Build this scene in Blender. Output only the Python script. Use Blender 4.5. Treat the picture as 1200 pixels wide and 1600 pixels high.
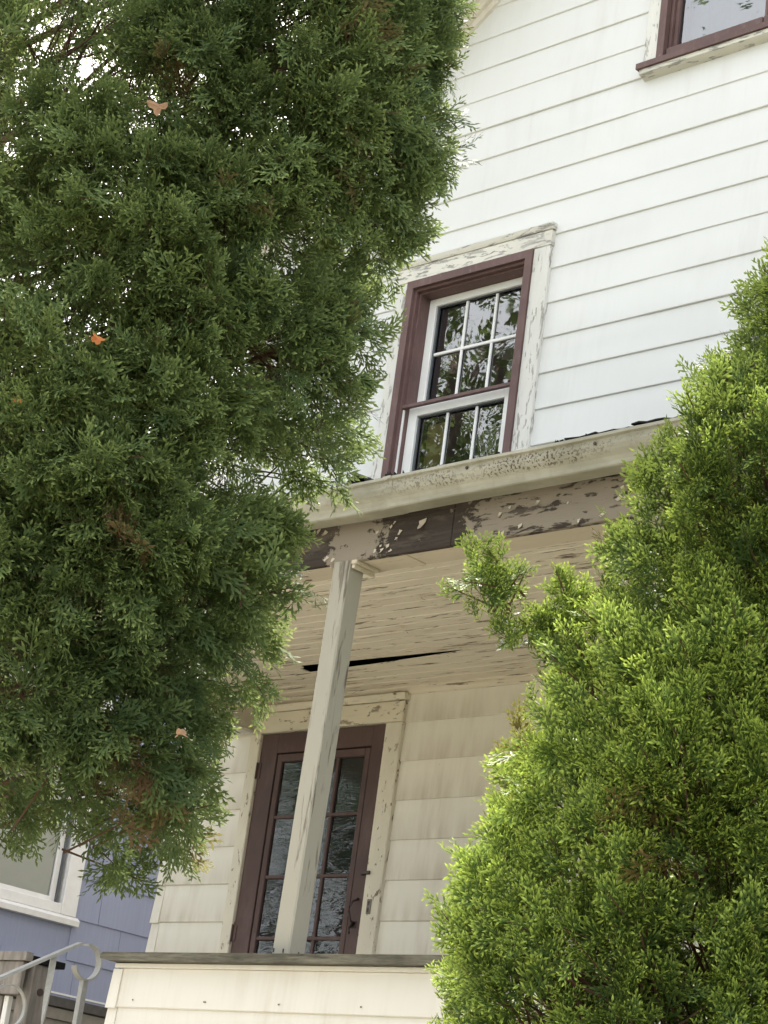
import bpy, bmesh, math, random
import numpy as np
from mathutils import Vector, Matrix

random.seed(7); rng = np.random.default_rng(11)
S = bpy.context.scene
COL = S.collection
for o in list(bpy.data.objects): bpy.data.objects.remove(o, do_unlink=True)

# ------------------------------------------------------------------ camera
YAW, PIT, ROL = math.radians(-44.5274), math.radians(19.183), math.radians(7.8429)
CAM = Vector((0.0, -7.747, 0.0))
cy, sy, cp, sp = math.cos(YAW), math.sin(YAW), math.cos(PIT), math.sin(PIT)
fw = Vector((sy*cp, cy*cp, sp)); rt = Vector((cy, -sy, 0)); upv = rt.cross(fw)
rt2 = rt*math.cos(ROL) + upv*math.sin(ROL); up2 = -rt*math.sin(ROL) + upv*math.cos(ROL)
cam = bpy.data.cameras.new("camera"); co = bpy.data.objects.new("camera", cam); COL.objects.link(co)
co.matrix_world = Matrix(((rt2.x, up2.x, -fw.x, CAM.x), (rt2.y, up2.y, -fw.y, CAM.y), (rt2.z, up2.z, -fw.z, CAM.z), (0, 0, 0, 1)))
cam.sensor_fit = 'VERTICAL'; cam.sensor_height = 24; cam.lens = 24*3322.78/1600; cam.clip_end = 1000
S.camera = co

# ------------------------------------------------------------------ sky, sun, exposure
SUN_EL, SUN_AZ = math.radians(54), Vector((-0.75, 0.66, 0)).normalized()
w = bpy.data.worlds.new("World"); S.world = w; w.use_nodes = True
nt = w.node_tree; nt.nodes.clear()
sk = nt.nodes.new('ShaderNodeTexSky'); sk.sky_type = 'NISHITA'; sk.sun_disc = False
sk.sun_elevation = SUN_EL; sk.sun_rotation = math.atan2(SUN_AZ.x, SUN_AZ.y)
sk.air_density = 1.0; sk.dust_density = 6.0; sk.ozone_density = 0.6; sk.altitude = 50
bg = nt.nodes.new('ShaderNodeBackground'); bg.inputs[1].default_value = 0.13
wo = nt.nodes.new('ShaderNodeOutputWorld')
tc = nt.nodes.new('ShaderNodeTexCoord'); cn = nt.nodes.new('ShaderNodeTexNoise'); cn.inputs['Scale'].default_value = 2.6; cn.inputs['Detail'].default_value = 6
cr = nt.nodes.new('ShaderNodeMapRange'); cr.inputs[1].default_value = .35; cr.inputs[2].default_value = .68; cr.inputs[3].default_value = .30; cr.inputs[4].default_value = .80
cm = nt.nodes.new('ShaderNodeMix'); cm.data_type = 'RGBA'; cm.inputs[7].default_value = (5.15, 5.1, 4.95, 1)   # thin bright cloud veil
nt.links.new(tc.outputs['Generated'], cn.inputs['Vector']); nt.links.new(cn.outputs[0], cr.inputs[0]); nt.links.new(cr.outputs[0], cm.inputs[0])
nt.links.new(sk.outputs[0], cm.inputs[6]); nt.links.new(cm.outputs[2], bg.inputs[0]); nt.links.new(bg.outputs[0], wo.inputs[0])
sd = bpy.data.lights.new("sun", 'SUN'); sd.energy = 4.2; sd.angle = math.radians(0.6); sd.color = (1, .955, .88)
so = bpy.data.objects.new("sun", sd); COL.objects.link(so)
sdir = Vector((SUN_AZ.x*math.cos(SUN_EL), SUN_AZ.y*math.cos(SUN_EL), math.sin(SUN_EL)))
so.rotation_euler = sdir.to_track_quat('Z', 'Y').to_euler(); so.location = (-20, 6, 30)
S.view_settings.view_transform = 'Standard'; S.view_settings.look = 'None'
S.view_settings.gamma = 1; S.view_settings.use_curve_mapping = False
S.view_settings.exposure = 2.12
S.cycles.max_bounces = 7; S.cycles.diffuse_bounces = 4; S.cycles.transparent_max_bounces = 12
S.cycles.sample_clamp_indirect = 6

# ------------------------------------------------------------------ materials
class NB:
    def __init__(s, name):
        s.m = bpy.data.materials.new(name); s.m.use_nodes = True
        s.t = s.m.node_tree; s.t.nodes.clear()
        s.out = s.n('ShaderNodeOutputMaterial')
        s.geo = s.n('ShaderNodeNewGeometry'); s.pos = s.geo.outputs['Position']
    def n(s, typ, **k):
        x = s.t.nodes.new(typ)
        for a, b in k.items(): setattr(x, a, b)
        return x
    def l(s, a, b): s.t.links.new(a, b)
    def put(s, sock, v):
        if isinstance(v, bpy.types.NodeSocket): s.l(v, sock)
        elif isinstance(v, (tuple, list)) and len(v) == 3 and sock.type == 'RGBA': sock.default_value = (*v, 1)
        else: sock.default_value = v
    def noise(s, scale=5, det=4, rough=.55, vec=(1, 1, 1), off=(0, 0, 0), dist=0, src=None, rot=(0, 0, 0)):
        mp = s.n('ShaderNodeMapping'); s.l(src or s.pos, mp.inputs[0])
        mp.inputs['Scale'].default_value = vec; mp.inputs['Location'].default_value = off; mp.inputs['Rotation'].default_value = rot
        x = s.n('ShaderNodeTexNoise'); s.l(mp.outputs[0], x.inputs['Vector'])
        x.inputs['Scale'].default_value = scale; x.inputs['Detail'].default_value = det
        x.inputs['Roughness'].default_value = rough; x.inputs['Distortion'].default_value = dist
        return x.outputs[0]
    def ramp(s, v, a, b, ca=0.0, cb=1.0):
        x = s.n('ShaderNodeMapRange'); s.put(x.inputs[0], v)
        for i, q in enumerate((a, b, ca, cb)): s.put(x.inputs[i+1], q)
        return x.outputs[0]
    def math(s, op, a, b=0.0, c=0.0):
        x = s.n('ShaderNodeMath', operation=op)
        s.put(x.inputs[0], a); s.put(x.inputs[1], b)
        if len(x.inputs) > 2: s.put(x.inputs[2], c)
        return x.outputs[0]
    def mix(s, f, a, b, bt='MIX'):
        x = s.n('ShaderNodeMix', data_type='RGBA', blend_type=bt)
        s.put(x.inputs[0], f); s.put(x.inputs[6], a); s.put(x.inputs[7], b)
        return x.outputs[2]
    def bump(s, h, st=.3, d=.002, nrm=None):
        x = s.n('ShaderNodeBump'); x.inputs['Strength'].default_value = st; x.inputs['Distance'].default_value = d
        s.put(x.inputs['Height'], h)
        if nrm is not None: s.l(nrm, x.inputs['Normal'])
        return x.outputs[0]
    def pbr(s, col, rough=.6, spec=.4, nrm=None, metal=0):
        p = s.n('ShaderNodeBsdfPrincipled'); s.put(p.inputs['Base Color'], col); s.put(p.inputs['Roughness'], rough)
        p.inputs['Specular IOR Level'].default_value = spec; s.put(p.inputs['Metallic'], metal)
        if nrm is not None: s.l(nrm, p.inputs['Normal'])
        s.l(p.outputs[0], s.out.inputs[0]); return s.m
    def xyz(s):
        x = s.n('ShaderNodeSeparateXYZ'); s.l(s.pos, x.inputs[0]); return x.outputs

def siding_mat(name, base, dirt, amt, butt_darken=False):
    b = NB(name)
    streak = b.noise(9, 5, .6, (1, 1, .09), (3, 0, 0))
    fine = b.noise(40, 4, .6, (1, 1, .12))
    blot = b.noise(1.6, 4, .6)
    m = b.math('MULTIPLY', b.ramp(streak, .48, .78), b.ramp(blot, .38, .68))
    m2 = b.math('MULTIPLY', b.ramp(fine, .5, .8), b.ramp(blot, .35, .7))
    f = b.math('MINIMUM', b.math('ADD', b.math('MULTIPLY', m, amt), b.math('MULTIPLY', m2, amt*.5)), .9)
    if butt_darken:      # streaky darker tone, strongest just above each butt edge
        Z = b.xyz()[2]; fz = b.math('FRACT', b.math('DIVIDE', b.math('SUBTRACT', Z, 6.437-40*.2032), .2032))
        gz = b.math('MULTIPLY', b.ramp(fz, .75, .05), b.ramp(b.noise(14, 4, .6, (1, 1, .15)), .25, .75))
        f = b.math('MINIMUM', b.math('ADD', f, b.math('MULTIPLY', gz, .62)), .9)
    c0 = b.mix(b.ramp(b.noise(.9, 3), .3, .7), base, tuple(x*.94 for x in base))
    col = b.mix(f, c0, dirt)
    # little chips and dark specks
    sp_ = b.ramp(b.noise(55, 2, .5, (1, 1, .6)), .80, .83)
    col = b.mix(b.math('MULTIPLY', sp_, .5), col, (.25, .2, .16))
    nrm = b.bump(b.noise(1.3, 2, .5, (.35, 1, 1.6)), .9, .022)
    nrm = b.bump(b.noise(160, 3), .12, .001, nrm)
    return b.pbr(col, .42, .35, nrm)

def peel_mat(name, paint, wood, lo, hi, vec=(1, 1, 1), scale=14, mask=None, crack=1.0, paint2=None, cov=None, rough=.75):
    """old paint flaking off wood: sharp islands with a little thickness and a dark rim"""
    b = NB(name)
    n1 = b.noise(scale, 6, .62, vec, (1.7, 4, 2), .4)
    n2 = b.noise(scale*3.2, 5, .6, vec, (7, 3, 9), .3)
    h = b.math('ADD', b.math('MULTIPLY', n1, .72), b.math('MULTIPLY', n2, .28))
    if cov: h = b.math('ADD', h, cov(b))
    pk = b.ramp(h, lo, hi)                       # 1 = paint gone
    rim = b.math('MULTIPLY', b.ramp(h, lo-.035, lo), b.math('SUBTRACT', 1.0, pk))
    grain = b.noise(30, 5, .6, tuple(v*3 if v > .5 else v*.5 for v in vec))
    wd = b.mix(b.ramp(grain, .3, .7), wood, tuple(x*.5 for x in wood))
    wd = b.mix(b.math('MULTIPLY', b.ramp(b.noise(7, 7, .7, vec, (2, 2, 2)), .5, .62), .45), wd, paint2 or paint)
    stain = b.ramp(b.noise(3.2, 5, .65, vec), .4, .75)
    pt = b.mix(b.math('MULTIPLY', stain, .55), paint, paint2 or tuple(x*.66 for x in paint))
    ck = b.ramp(b.noise(42, 4, .7, tuple(v*1.5 if v > .5 else v*.35 for v in vec)), .64, .7)
    pt = b.mix(b.math('MULTIPLY', ck, .5*crack), pt, tuple(x*.75 for x in wood))
    col = b.mix(pk, pt, wd)
    col = b.mix(b.math('MULTIPLY', rim, .25), col, tuple(min(1, x*1.1) for x in paint))
    hh = b.math('ADD', b.math('MULTIPLY', b.math('SUBTRACT', 1.0, pk), 1.0), b.math('MULTIPLY', grain, .35))
    return b.pbr(col, rough, .25, b.bump(hh, .8, .0035))

def wood_mat(name, a, c, vec=(.15, 1, 1), rough=.85, scale=22):
    b = NB(name)
    g = b.noise(scale, 6, .65, vec, dist=.3); g2 = b.noise(4, 4, .6)
    col = b.mix(b.ramp(g, .3, .7), a, c)
    col = b.mix(b.math('MULTIPLY', b.ramp(g2, .45, .75), .5), col, tuple(x*.45 for x in c))
    return b.pbr(col, rough, .2, b.bump(g, .6, .004))

def flat_mat(name, c, rough=.6, spec=.4, var=.12, scale=20, bs=.15, metal=0):
    b = NB(name)
    n = b.noise(scale, 5, .6)
    col = b.mix(b.ramp(n, .3, .75), c, tuple(x*(1-var*2) for x in c))
    return b.pbr(col, rough, spec, b.bump(n, bs, .002), metal)

MAT = {}
MAT['siding'] = siding_mat('white_aluminium_siding', (.72, .725, .705), (.46, .43, .38), .28)
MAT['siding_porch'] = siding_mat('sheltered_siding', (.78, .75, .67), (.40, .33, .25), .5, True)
MAT['siding_half'] = siding_mat('cream_siding', (.74, .705, .63), (.42, .33, .22), .42)
MAT['casing'] = peel_mat('peeling_white_casing', (.72, .71, .66), (.50, .48, .43), .555, .575, (1, 1, .22), 34)
MAT['casing_h'] = peel_mat('peeling_white_head', (.70, .68, .60), (.50, .48, .45), .52, .55, (.22, 1, 1), 34)
MAT['door_casing'] = peel_mat('worn_door_casing', (.70, .655, .55), (.30, .22, .16), .575, .60, (1, 1, .4), 30)
MAT['door_head'] = peel_mat('worn_door_head', (.68, .63, .52), (.34, .27, .20), .56, .59, (.4, 1, 1), 26)
def purple_mat(name, c, wood, lo, scale, bs):
    b = NB(name)
    g = b.noise(scale, 6, .65, (1, 1, .3)); s_ = b.noise(3, 4)
    col = b.mix(b.ramp(s_, .35, .7), c, tuple(x*.72 for x in c))
    col = b.mix(b.math('MULTIPLY', b.ramp(g, .5, .75), .35), col, tuple(min(1, x*1.5+.03) for x in c))
    col = b.mix(b.ramp(b.noise(scale*1.7, 5, .65, (1, 1, .4), (5, 5, 5)), lo, lo+.03), col, wood)
    return b.pbr(col, .55, .3, b.bump(g, bs, .002))
MAT['purple'] = purple_mat('weathered_maroon_paint', (.150, .090, .083), (.26, .21, .19), .68, 34, .7)
MAT['maroon'] = purple_mat('maroon_door_paint', (.100, .062, .058), (.05, .03, .03), .80, 12, .2)
MAT['vinyl'] = flat_mat('white_vinyl', (.84, .84, .82), .35, .4, .05, 6, .03)
MAT['track'] = flat_mat('grey_window_gasket', (.10, .11, .12), .5)
def ceil_cov(b): return b.math('MULTIPLY', b.ramp(b.noise(.9, 3, .5), .35, .7), .05)
MAT['plank'] = peel_mat('peeling_ceiling_paint', (.76, .70, .585), (.30, .24, .18), .585, .62, (.10, 1, 1), 40, cov=ceil_cov, paint2=(.56, .49, .39))
MAT['soffit'] = peel_mat('soffit_paint', (.60, .53, .42), (.19, .14, .11), .58, .60, (.3, 1, 1), 10)
def frieze_cov(b):
    X, Y, Z = b.xyz()
    wob = b.math('MULTIPLY', b.math('SUBTRACT', b.noise(11, 8, .7), .5), .60)
    # paint still holds above the post and towards the right; bare dark wood between
    d1 = b.math('ABSOLUTE', b.math('ADD', X, 5.72))
    patch = b.ramp(b.math('ADD', d1, wob), .09, .17)            # 0 on the patch
    right = b.ramp(b.math('ADD', X, wob), -5.22, -5.10)         # 1 to the right
    a = b.math('MULTIPLY', patch, b.math('SUBTRACT', 1.0, right))
    return b.math('SUBTRACT', b.math('MULTIPLY', a, .17), b.math('MULTIPLY', b.math('SUBTRACT', 1.0, patch), .05))
MAT['frieze'] = peel_mat('bare_and_peeling_frieze', (.25, .215, .172), (.060, .047, .039), .54, .575, (.35, 1, 1.3), 20, cov=frieze_cov, paint2=(.17, .14, .112))
MAT['beam_side'] = flat_mat('beam_side_paint', (.56, .50, .42), .7, .2, .08, 8, .2)
MAT['post'] = peel_mat('weathered_post_paint', (.37, .35, .29), (.21, .175, .14), .56, .63, (1, 1, .10), 30, paint2=(.30, .29, .24), crack=1.0)
MAT['ledge'] = wood_mat('weathered_grey_wood', (.21, .195, .15), (.055, .05, .037), (.10, 1, 1), scale=60)
MAT['grey_wood'] = wood_mat('old_grey_timber', (.30, .27, .24), (.13, .115, .10), (1, 1, .2))
MAT['orange_wood'] = wood_mat('orange_stained_wood', (.42, .20, .10), (.11, .07, .06), (1, 1, .08), scale=40)
MAT['white_wood'] = peel_mat('white_board', (.72, .70, .66), (.28, .25, .22), .58, .6, (1, 1, .3), 30)
MAT['dark'] = flat_mat('dark_void', (.012, .012, .013), .9, .1)
MAT['interior'] = flat_mat('room_wall', (.10, .10, .095), .9, .1)
MAT['shingle'] = flat_mat('dark_asphalt_shingle', (.035, .034, .035), .95, .1, .3, 60, .8)
def gutter_mat():
    b = NB('stained_aluminium_gutter')
    X, Y, Z = b.xyz()
    alg = b.ramp(b.noise(3.5, 5, .65, (.6, 1, 2)), .35, .72)
    col = b.mix(alg, (.40, .385, .32), (.20, .195, .145))
    st = b.ramp(b.noise(26, 4, .6, (1, 1, .2)), .5, .8)
    col = b.mix(b.math('MULTIPLY', st, .45), col, (.24, .22, .15))
    fl = b.noise(95, 4, .6); zone = b.ramp(b.noise(2.2, 3, .5, (1, 1, 2)), .36, .50)
    flk = b.math('MULTIPLY', b.ramp(fl, .53, .56), b.ramp(X, -5.6, -5.1))
    flk = b.math('MULTIPLY', flk, zone)
    flk = b.math('MULTIPLY', flk, b.math('MULTIPLY', b.ramp(Z, 2.775, 2.79), b.ramp(Z, 2.845, 2.83)))
    col = b.mix(flk, col, (.085, .062, .042))
    return b.pbr(col, .5, .4, b.bump(b.math('SUBTRACT', b.noise(7, 3), b.math('MULTIPLY', flk, .4)), .35, .004))
MAT['gutter'] = gutter_mat()
def blue_mat():
    b = NB('periwinkle_shingle_paint')
    g = b.noise(60, 4, .6, (1, 1, .06)); s_ = b.noise(1.2, 4)
    col = b.mix(b.ramp(s_, .35, .7), (.29, .315, .43), (.255, .28, .40))
    col = b.mix(b.math('MULTIPLY', b.ramp(g, .4, .7), .35), col, (.34, .365, .47))
    return b.pbr(col, .6, .3, b.bump(g, .5, .0025))
MAT['blue'] = blue_mat()
MAT['stucco'] = flat_mat('beige_stucco_foundation', (.30, .275, .24), .95, .1, .12, 14, .5)
MAT['dark_sill'] = flat_mat('dark_grey_water_table', (.115, .108, .10), .9, .1, .15, 20, .4)
MAT['white_trim'] = flat_mat('bright_white_trim', (.80, .79, .77), .5, .4, .07, 9, .2)
MAT['shade'] = flat_mat('pale_green_roller_shade', (.64, .70, .57), .8, .1, .04, 4, .03)
MAT['curtain'] = flat_mat('pale_curtain', (.36, .42, .50), .8, .1, .10, 6, .1)
MAT['cardboard'] = flat_mat('yellowed_paper', (.62, .46, .20), .8, .1, .06, 6, .05)
MAT['iron'] = flat_mat('grey_painted_iron', (.34, .34, .325), .5, .5, .12, 30, .35)
MAT['hardware'] = flat_mat('dark_bronze_hardware', (.05, .03, .028), .45, .5)
MAT['strike'] = flat_mat('worn_metal_strike', (.22, .20, .17), .5, .5, .3, 60, .5)
MAT['bark'] = wood_mat('cedar_bark', (.13, .095, .07), (.05, .036, .028), (1, 1, .15), scale=30)
MAT['twig'] = flat_mat('brown_twig', (.10, .06, .04), .85, .1)
MAT['brown_leaf'] = flat_mat('dry_brown_leaf', (.40, .24, .14), .7, .2, .2, 60, .3)
MAT['orange_leaf'] = flat_mat('dry_orange_leaf', (.55, .19, .06), .6, .2, .15, 60, .3)
MAT['grass_soil'] = flat_mat('lawn', (.09, .10, .045), .95, .1, .25, 3, .8)
MAT['concrete'] = flat_mat('pale_concrete', (.50, .46, .38), .9, .1, .08, 3, .4)
MAT['asphalt'] = flat_mat('asphalt', (.055, .054, .052), .9, .1, .1, 8, .5)
MAT['mortar'] = flat_mat('house_core', (.40, .39, .36), .9, .1)
MAT['roofing'] = flat_mat('grey_roofing', (.10, .10, .10), .95, .1, .2, 20, .5)

def glass_mat(name, ior, wave, vec, dist, tint, bs):
    b = NB(name)
    n = b.noise(wave, 3, .5, vec, dist=dist)
    nrm = b.bump(n, bs, .01)
    fr = b.n('ShaderNodeFresnel'); fr.inputs[0].default_value = ior
    gl = b.n('ShaderNodeBsdfGlossy'); gl.inputs['Roughness'].default_value = 0.015; b.l(nrm, gl.inputs['Normal'])
    gl.inputs['Color'].default_value = (.97, .98, 1, 1)
    tr = b.n('ShaderNodeBsdfTransparent'); tr.inputs[0].default_value = (*tint, 1)
    mx = b.n('ShaderNodeMixShader'); b.l(fr.outputs[0], mx.inputs[0]); b.l(tr.outputs[0], mx.inputs[1]); b.l(gl.outputs[0], mx.inputs[2])
    b.l(mx.outputs[0], b.out.inputs[0]); return b.m
MAT['glass'] = glass_mat('window_glass', 2.6, 3.2, (1, 1, 1.3), .8, (.75, .8, .78), .10)
MAT['door_glass'] = glass_mat('rippled_storm_glass', 1.7, 7.0, (.7, 1, 2.2), 1.2, (.8, .85, .87), .12)
def film_mat():
    b = NB('wrinkled_plastic_film')
    n = b.noise(4.2, 3, .5, (.5, 1, 2.6), dist=.8)
    nrm = b.bump(n, .8, .026)
    return b.pbr((.030, .038, .042), .16, .9, nrm)
MAT['film'] = film_mat()

def leaf_mat(name, deep, fresh, tip, trans):
    b = NB(name)
    at = b.n('ShaderNodeAttribute'); at.attribute_name = 'leaf'
    sx = b.n('ShaderNodeSeparateColor'); b.l(at.outputs['Color'], sx.inputs[0])
    t, g, d = sx.outputs
    col = b.mix(g, deep, fresh)
    col = b.mix(b.math('MULTIPLY', b.ramp(t, .56, 1.0), b.ramp(g, .08, .62)), col, tip)  # paler new growth, lightened further so tip colour stands in for sunlight
    col = b.mix(d, col, (.12, .055, .032))
    p = b.n('ShaderNodeBsdfPrincipled'); b.l(col, p.inputs['Base Color']); p.inputs['Roughness'].default_value = .62
    p.inputs['Specular IOR Level'].default_value = .22
    tl = b.n('ShaderNodeBsdfTranslucent')
    b.l(b.mix(.3, col, tip), tl.inputs[0])
    mx = b.n('ShaderNodeMixShader'); mx.inputs[0].default_value = trans
    b.l(p.outputs[0], mx.inputs[1]); b.l(tl.outputs[0], mx.inputs[2]); b.l(mx.outputs[0], b.out.inputs[0])
    return b.m
MAT['leaf_left'] = leaf_mat('cedar_foliage_deep', (.045, .077, .027), (.115, .164, .050), (.42, .50, .17), .28)
MAT['leaf_right'] = leaf_mat('arborvitae_foliage_fresh', (.021, .046, .010), (.066, .116, .022), (.53, .66, .12), .22)
MAT['leaf_street'] = leaf_mat('broad_leaves', (.05, .08, .03), (.11, .15, .045), (.22, .25, .07), .4)

# ------------------------------------------------------------------ object helpers
WL = {}
def register(o, loc, parent):
    WL[o.name] = Vector(loc)
    if parent is not None:
        o.parent = parent; o.location = Vector(loc) - WL[parent.name]
    else: o.location = Vector(loc)
def thing(name, label, cat, loc, group=None):
    o = bpy.data.objects.new(name, None); COL.objects.link(o); o.empty_display_size = .2
    register(o, loc, None); o['label'] = label; o['category'] = cat
    if group: o['group'] = group
    return o
def obj(name, verts, faces, mat, parent=None, smooth=False):
    V = np.array(verts, float).reshape(-1, 3); c = (V.min(0)+V.max(0))/2
    me = bpy.data.meshes.new(name); me.from_pydata((V-c).tolist(), [], [list(f) for f in faces]); me.update()
    me.materials.append(MAT[mat] if isinstance(mat, str) else mat)
    if smooth: me.polygons.foreach_set('use_smooth', [True]*len(me.polygons))
    o = bpy.data.objects.new(name, me); COL.objects.link(o); register(o, c, parent); return o
class G:
    """collects simple solids into one mesh"""
    def __init__(s): s.v = []; s.f = []
    def add(s, V, F):
        n = len(s.v); s.v += [tuple(p) for p in V]; s.f += [[i+n for i in f] for f in F]; return s
    def box(s, x0, x1, y0, y1, z0, z1, b=0.0):
        if b <= 0:
            V = [(x, y, z) for x in (x0, x1) for y in (y0, y1) for z in (z0, z1)]
            return s.add(V, [(0, 1, 3, 2), (4, 6, 7, 5), (0, 4, 5, 1), (2, 3, 7, 6), (0, 2, 6, 4), (1, 5, 7, 3)])
        bm = bmesh.new(); bmesh.ops.create_cube(bm, size=1)
        for v in bm.verts:
            v.co = Vector(((x0+x1)/2+v.co.x*(x1-x0), (y0+y1)/2+v.co.y*(y1-y0), (z0+z1)/2+v.co.z*(z1-z0)))
        bmesh.ops.bevel(bm, geom=bm.edges[:], offset=b, segments=1, affect='EDGES')
        bm.verts.index_update()
        s.add([v.co[:] for v in bm.verts], [[v.index for v in f.verts] for f in bm.faces]); bm.free(); return s
    def prism(s, poly, axis, a, b):
        """poly: 2D points; extruded along axis from a to b. axis x: (y,z), y: (x,z), z: (x,y)"""
        def P(p, t): return {'x': (t, p[0], p[1]), 'y': (p[0], t, p[1]), 'z': (p[0], p[1], t)}[axis]
        n = len(poly); V = [P(p, a) for p in poly]+[P(p, b) for p in poly]
        F = [list(range(n))[::-1], list(range(n, 2*n))]+[(i, (i+1) % n, n+(i+1) % n, n+i) for i in range(n)]
        return s.add(V, F)
    def tube(s, pts, r, seg=6, flat=None, twist=0):
        pts = [Vector(p) for p in pts]; n = len(pts); V = []; F = []
        r = r if hasattr(r, '__len__') else [r]*n
        up = Vector((0, 0, 1))
        for i, p in enumerate(pts):
            d = (pts[min(i+1, n-1)]-pts[max(i-1, 0)]).normalized()
            a = d.cross(up); a = a.normalized() if a.length > .05 else d.cross(Vector((1, 0, 0))).normalized()
            b = a.cross(d)
            for k in range(seg):
                t = 2*math.pi*k/seg + math.pi/seg + twist*i/(n-1)
                e = a*math.cos(t)*r[i] + b*math.sin(t)*r[i]
                V.append(p+e)
        for i in range(n-1):
            for k in range(seg):
                F.append((i*seg+k, i*seg+(k+1) % seg, (i+1)*seg+(k+1) % seg, (i+1)*seg+k))
        F.append(list(range(seg))[::-1]); F.append(list(range((n-1)*seg, n*seg)))
        return s.add(V, F)
    def strip(s, pts, side, wdt, th, tw=0):
        """flat bar along pts: side = width direction (or function), th thickness; tw total twist"""
        pts = [Vector(p) for p in pts]; n = len(pts); V = []; F = []
        for i, p in enumerate(pts):
            d = (pts[min(i+1, n-1)]-pts[max(i-1, 0)]).normalized()
            a = Vector(side); a = (a-d*a.dot(d)).normalized(); b = d.cross(a)
            t = tw*i/(n-1); a2 = a*math.cos(t)+b*math.sin(t); b2 = -a*math.sin(t)+b*math.cos(t)
            V += [p+a2*wdt/2+b2*th/2, p-a2*wdt/2+b2*th/2, p-a2*wdt/2-b2*th/2, p+a2*wdt/2-b2*th/2]
        for i in range(n-1):
            for k in range(4): F.append((i*4+k, i*4+(k+1) % 4, (i+1)*4+(k+1) % 4, (i+1)*4+k))
        F += [(3, 2, 1, 0), tuple(range((n-1)*4, n*4))]
        return s.add(V, F)
    def make(s, name, mat, parent=None, smooth=False): return obj(name, s.v, s.f, mat, parent, smooth)
def bx(name, mat, parent, x0, x1, y0, y1, z0, z1, b=0.0): return G().box(x0, x1, y0, y1, z0, z1, b).make(name, mat, parent)

# ------------------------------------------------------------------ ground
def hz(x, y):
    t = min(1, max(0, (y+5.6)/2.2)); return -1.62 + .62*t*t*(3-2*t)
gx = [-120, -60, -30] + [i*1.0 for i in range(-20, 13)] + [30, 60, 120]
gy = [-120, -60, -30] + [i*.7-14 for i in range(0, 40)] + [20, 40, 80, 160]
V = [(x, y, hz(x, y) + .03*math.sin(x*1.3+y)*math.cos(y*1.7)) for x in gx for y in gy]; ny = len(gy)
F = [(i*ny+j, (i+1)*ny+j, (i+1)*ny+j+1, i*ny+j+1) for i in range(len(gx)-1) for j in range(ny-1)]
g = obj('ground', V, F, 'grass_soil'); g['kind'] = 'structure'
o = G().box(-60, 60, -9.0, -7.0, -1.70, -1.56, .01).make('sidewalk', 'concrete'); o['kind'] = 'structure'
o = G().box(-60, 60, -18.0, -10.0, -1.9, -1.575).make('road', 'asphalt'); o['kind'] = 'structure'
o = G().box(-60, 60, -10.0, -9.82, -1.8, -1.50, .01).make('kerb', 'concrete'); o['kind'] = 'structure'
o = G().box(-11.5, -3.6, -7.0, -3.75, -1.7, -1.02, .01).make('bounce_paving', 'concrete'); o['kind'] = 'structure'  # unseen paving, widened and kept pale to bounce light under the porch

# ------------------------------------------------------------------ the white house
HX0, HX1, HY1 = -8.95, -2.05, 8.0
house = thing('white_house', 'white clapboard house with maroon framed windows and a peeling front porch', 'house', (-5.5, 0, -1.0))
EX = .2032
def courseZ(k): return 6.437 - k*EX
def rakeZ(X): return min(6.85+.767*(X+7.29), 6.85+.767*(-3.71-X))     # gable line on the wall (peak at x = -5.5)
def rakeX(z, left=True):
    xl = -7.29+(z-6.85)/.767
    return xl if left else -11.0-xl
OPEN = [(-7.725, -6.63, 3.52, 5.245), (-8.363, -7.255, .30, 2.70), (-6.136, -4.864, 6.02, 7.55)]

def board_geo(gm, slabs, y, zb, zt, off=0.0):
    """slabs: list of (x0b,x1b,x0t,x1t,z0,z1) pieces of one lapped board whose full height runs zb..zt"""
    def yf(z):
        if z <= zb+.0001: return y-.0082-off
        return y-.0030-off-.0085*(zt-z)/(zt-zb)
    for (a, b_, c, d, z0, z1) in slabs:
        zs = [z0]
        if abs(z0-zb) < 1e-4: zs.append(z0+.004)
        zs.append(z1); pr = []
        for z in zs:
            t = (z-z0)/(z1-z0); xa, xb = a+(c-a)*t, b_+(d-b_)*t
            pr.append((xa, xb, yf(z), z))
        V = [(q[0], y, q[3]) for q in (pr[0],)] + [(pr[0][1], y, pr[0][3])]
        V = []
        for q in pr: V += [(q[0], q[2], q[3]), (q[1], q[2], q[3])]
        n = len(V); q0, q1 = pr[0], pr[-1]
        V += [(q0[0], y, q0[3]), (q0[1], y, q0[3]), (q1[0], y, q1[3]), (q1[1], y, q1[3])]
        F = [(2*i, 2*i+1, 2*i+3, 2*i+2) for i in range(len(pr)-1)]
        F += [(0, n, n+1, 1), (n-2, n-1, n+3, n+2), (0, 2, n+2, n) if len(pr) == 2 else (0, 2, 4, n+2, n), (1, n+1, n+3, 3) if len(pr) == 2 else (1, n+1, n+3, 5, 3)]
        gm.add(V, F)

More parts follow.
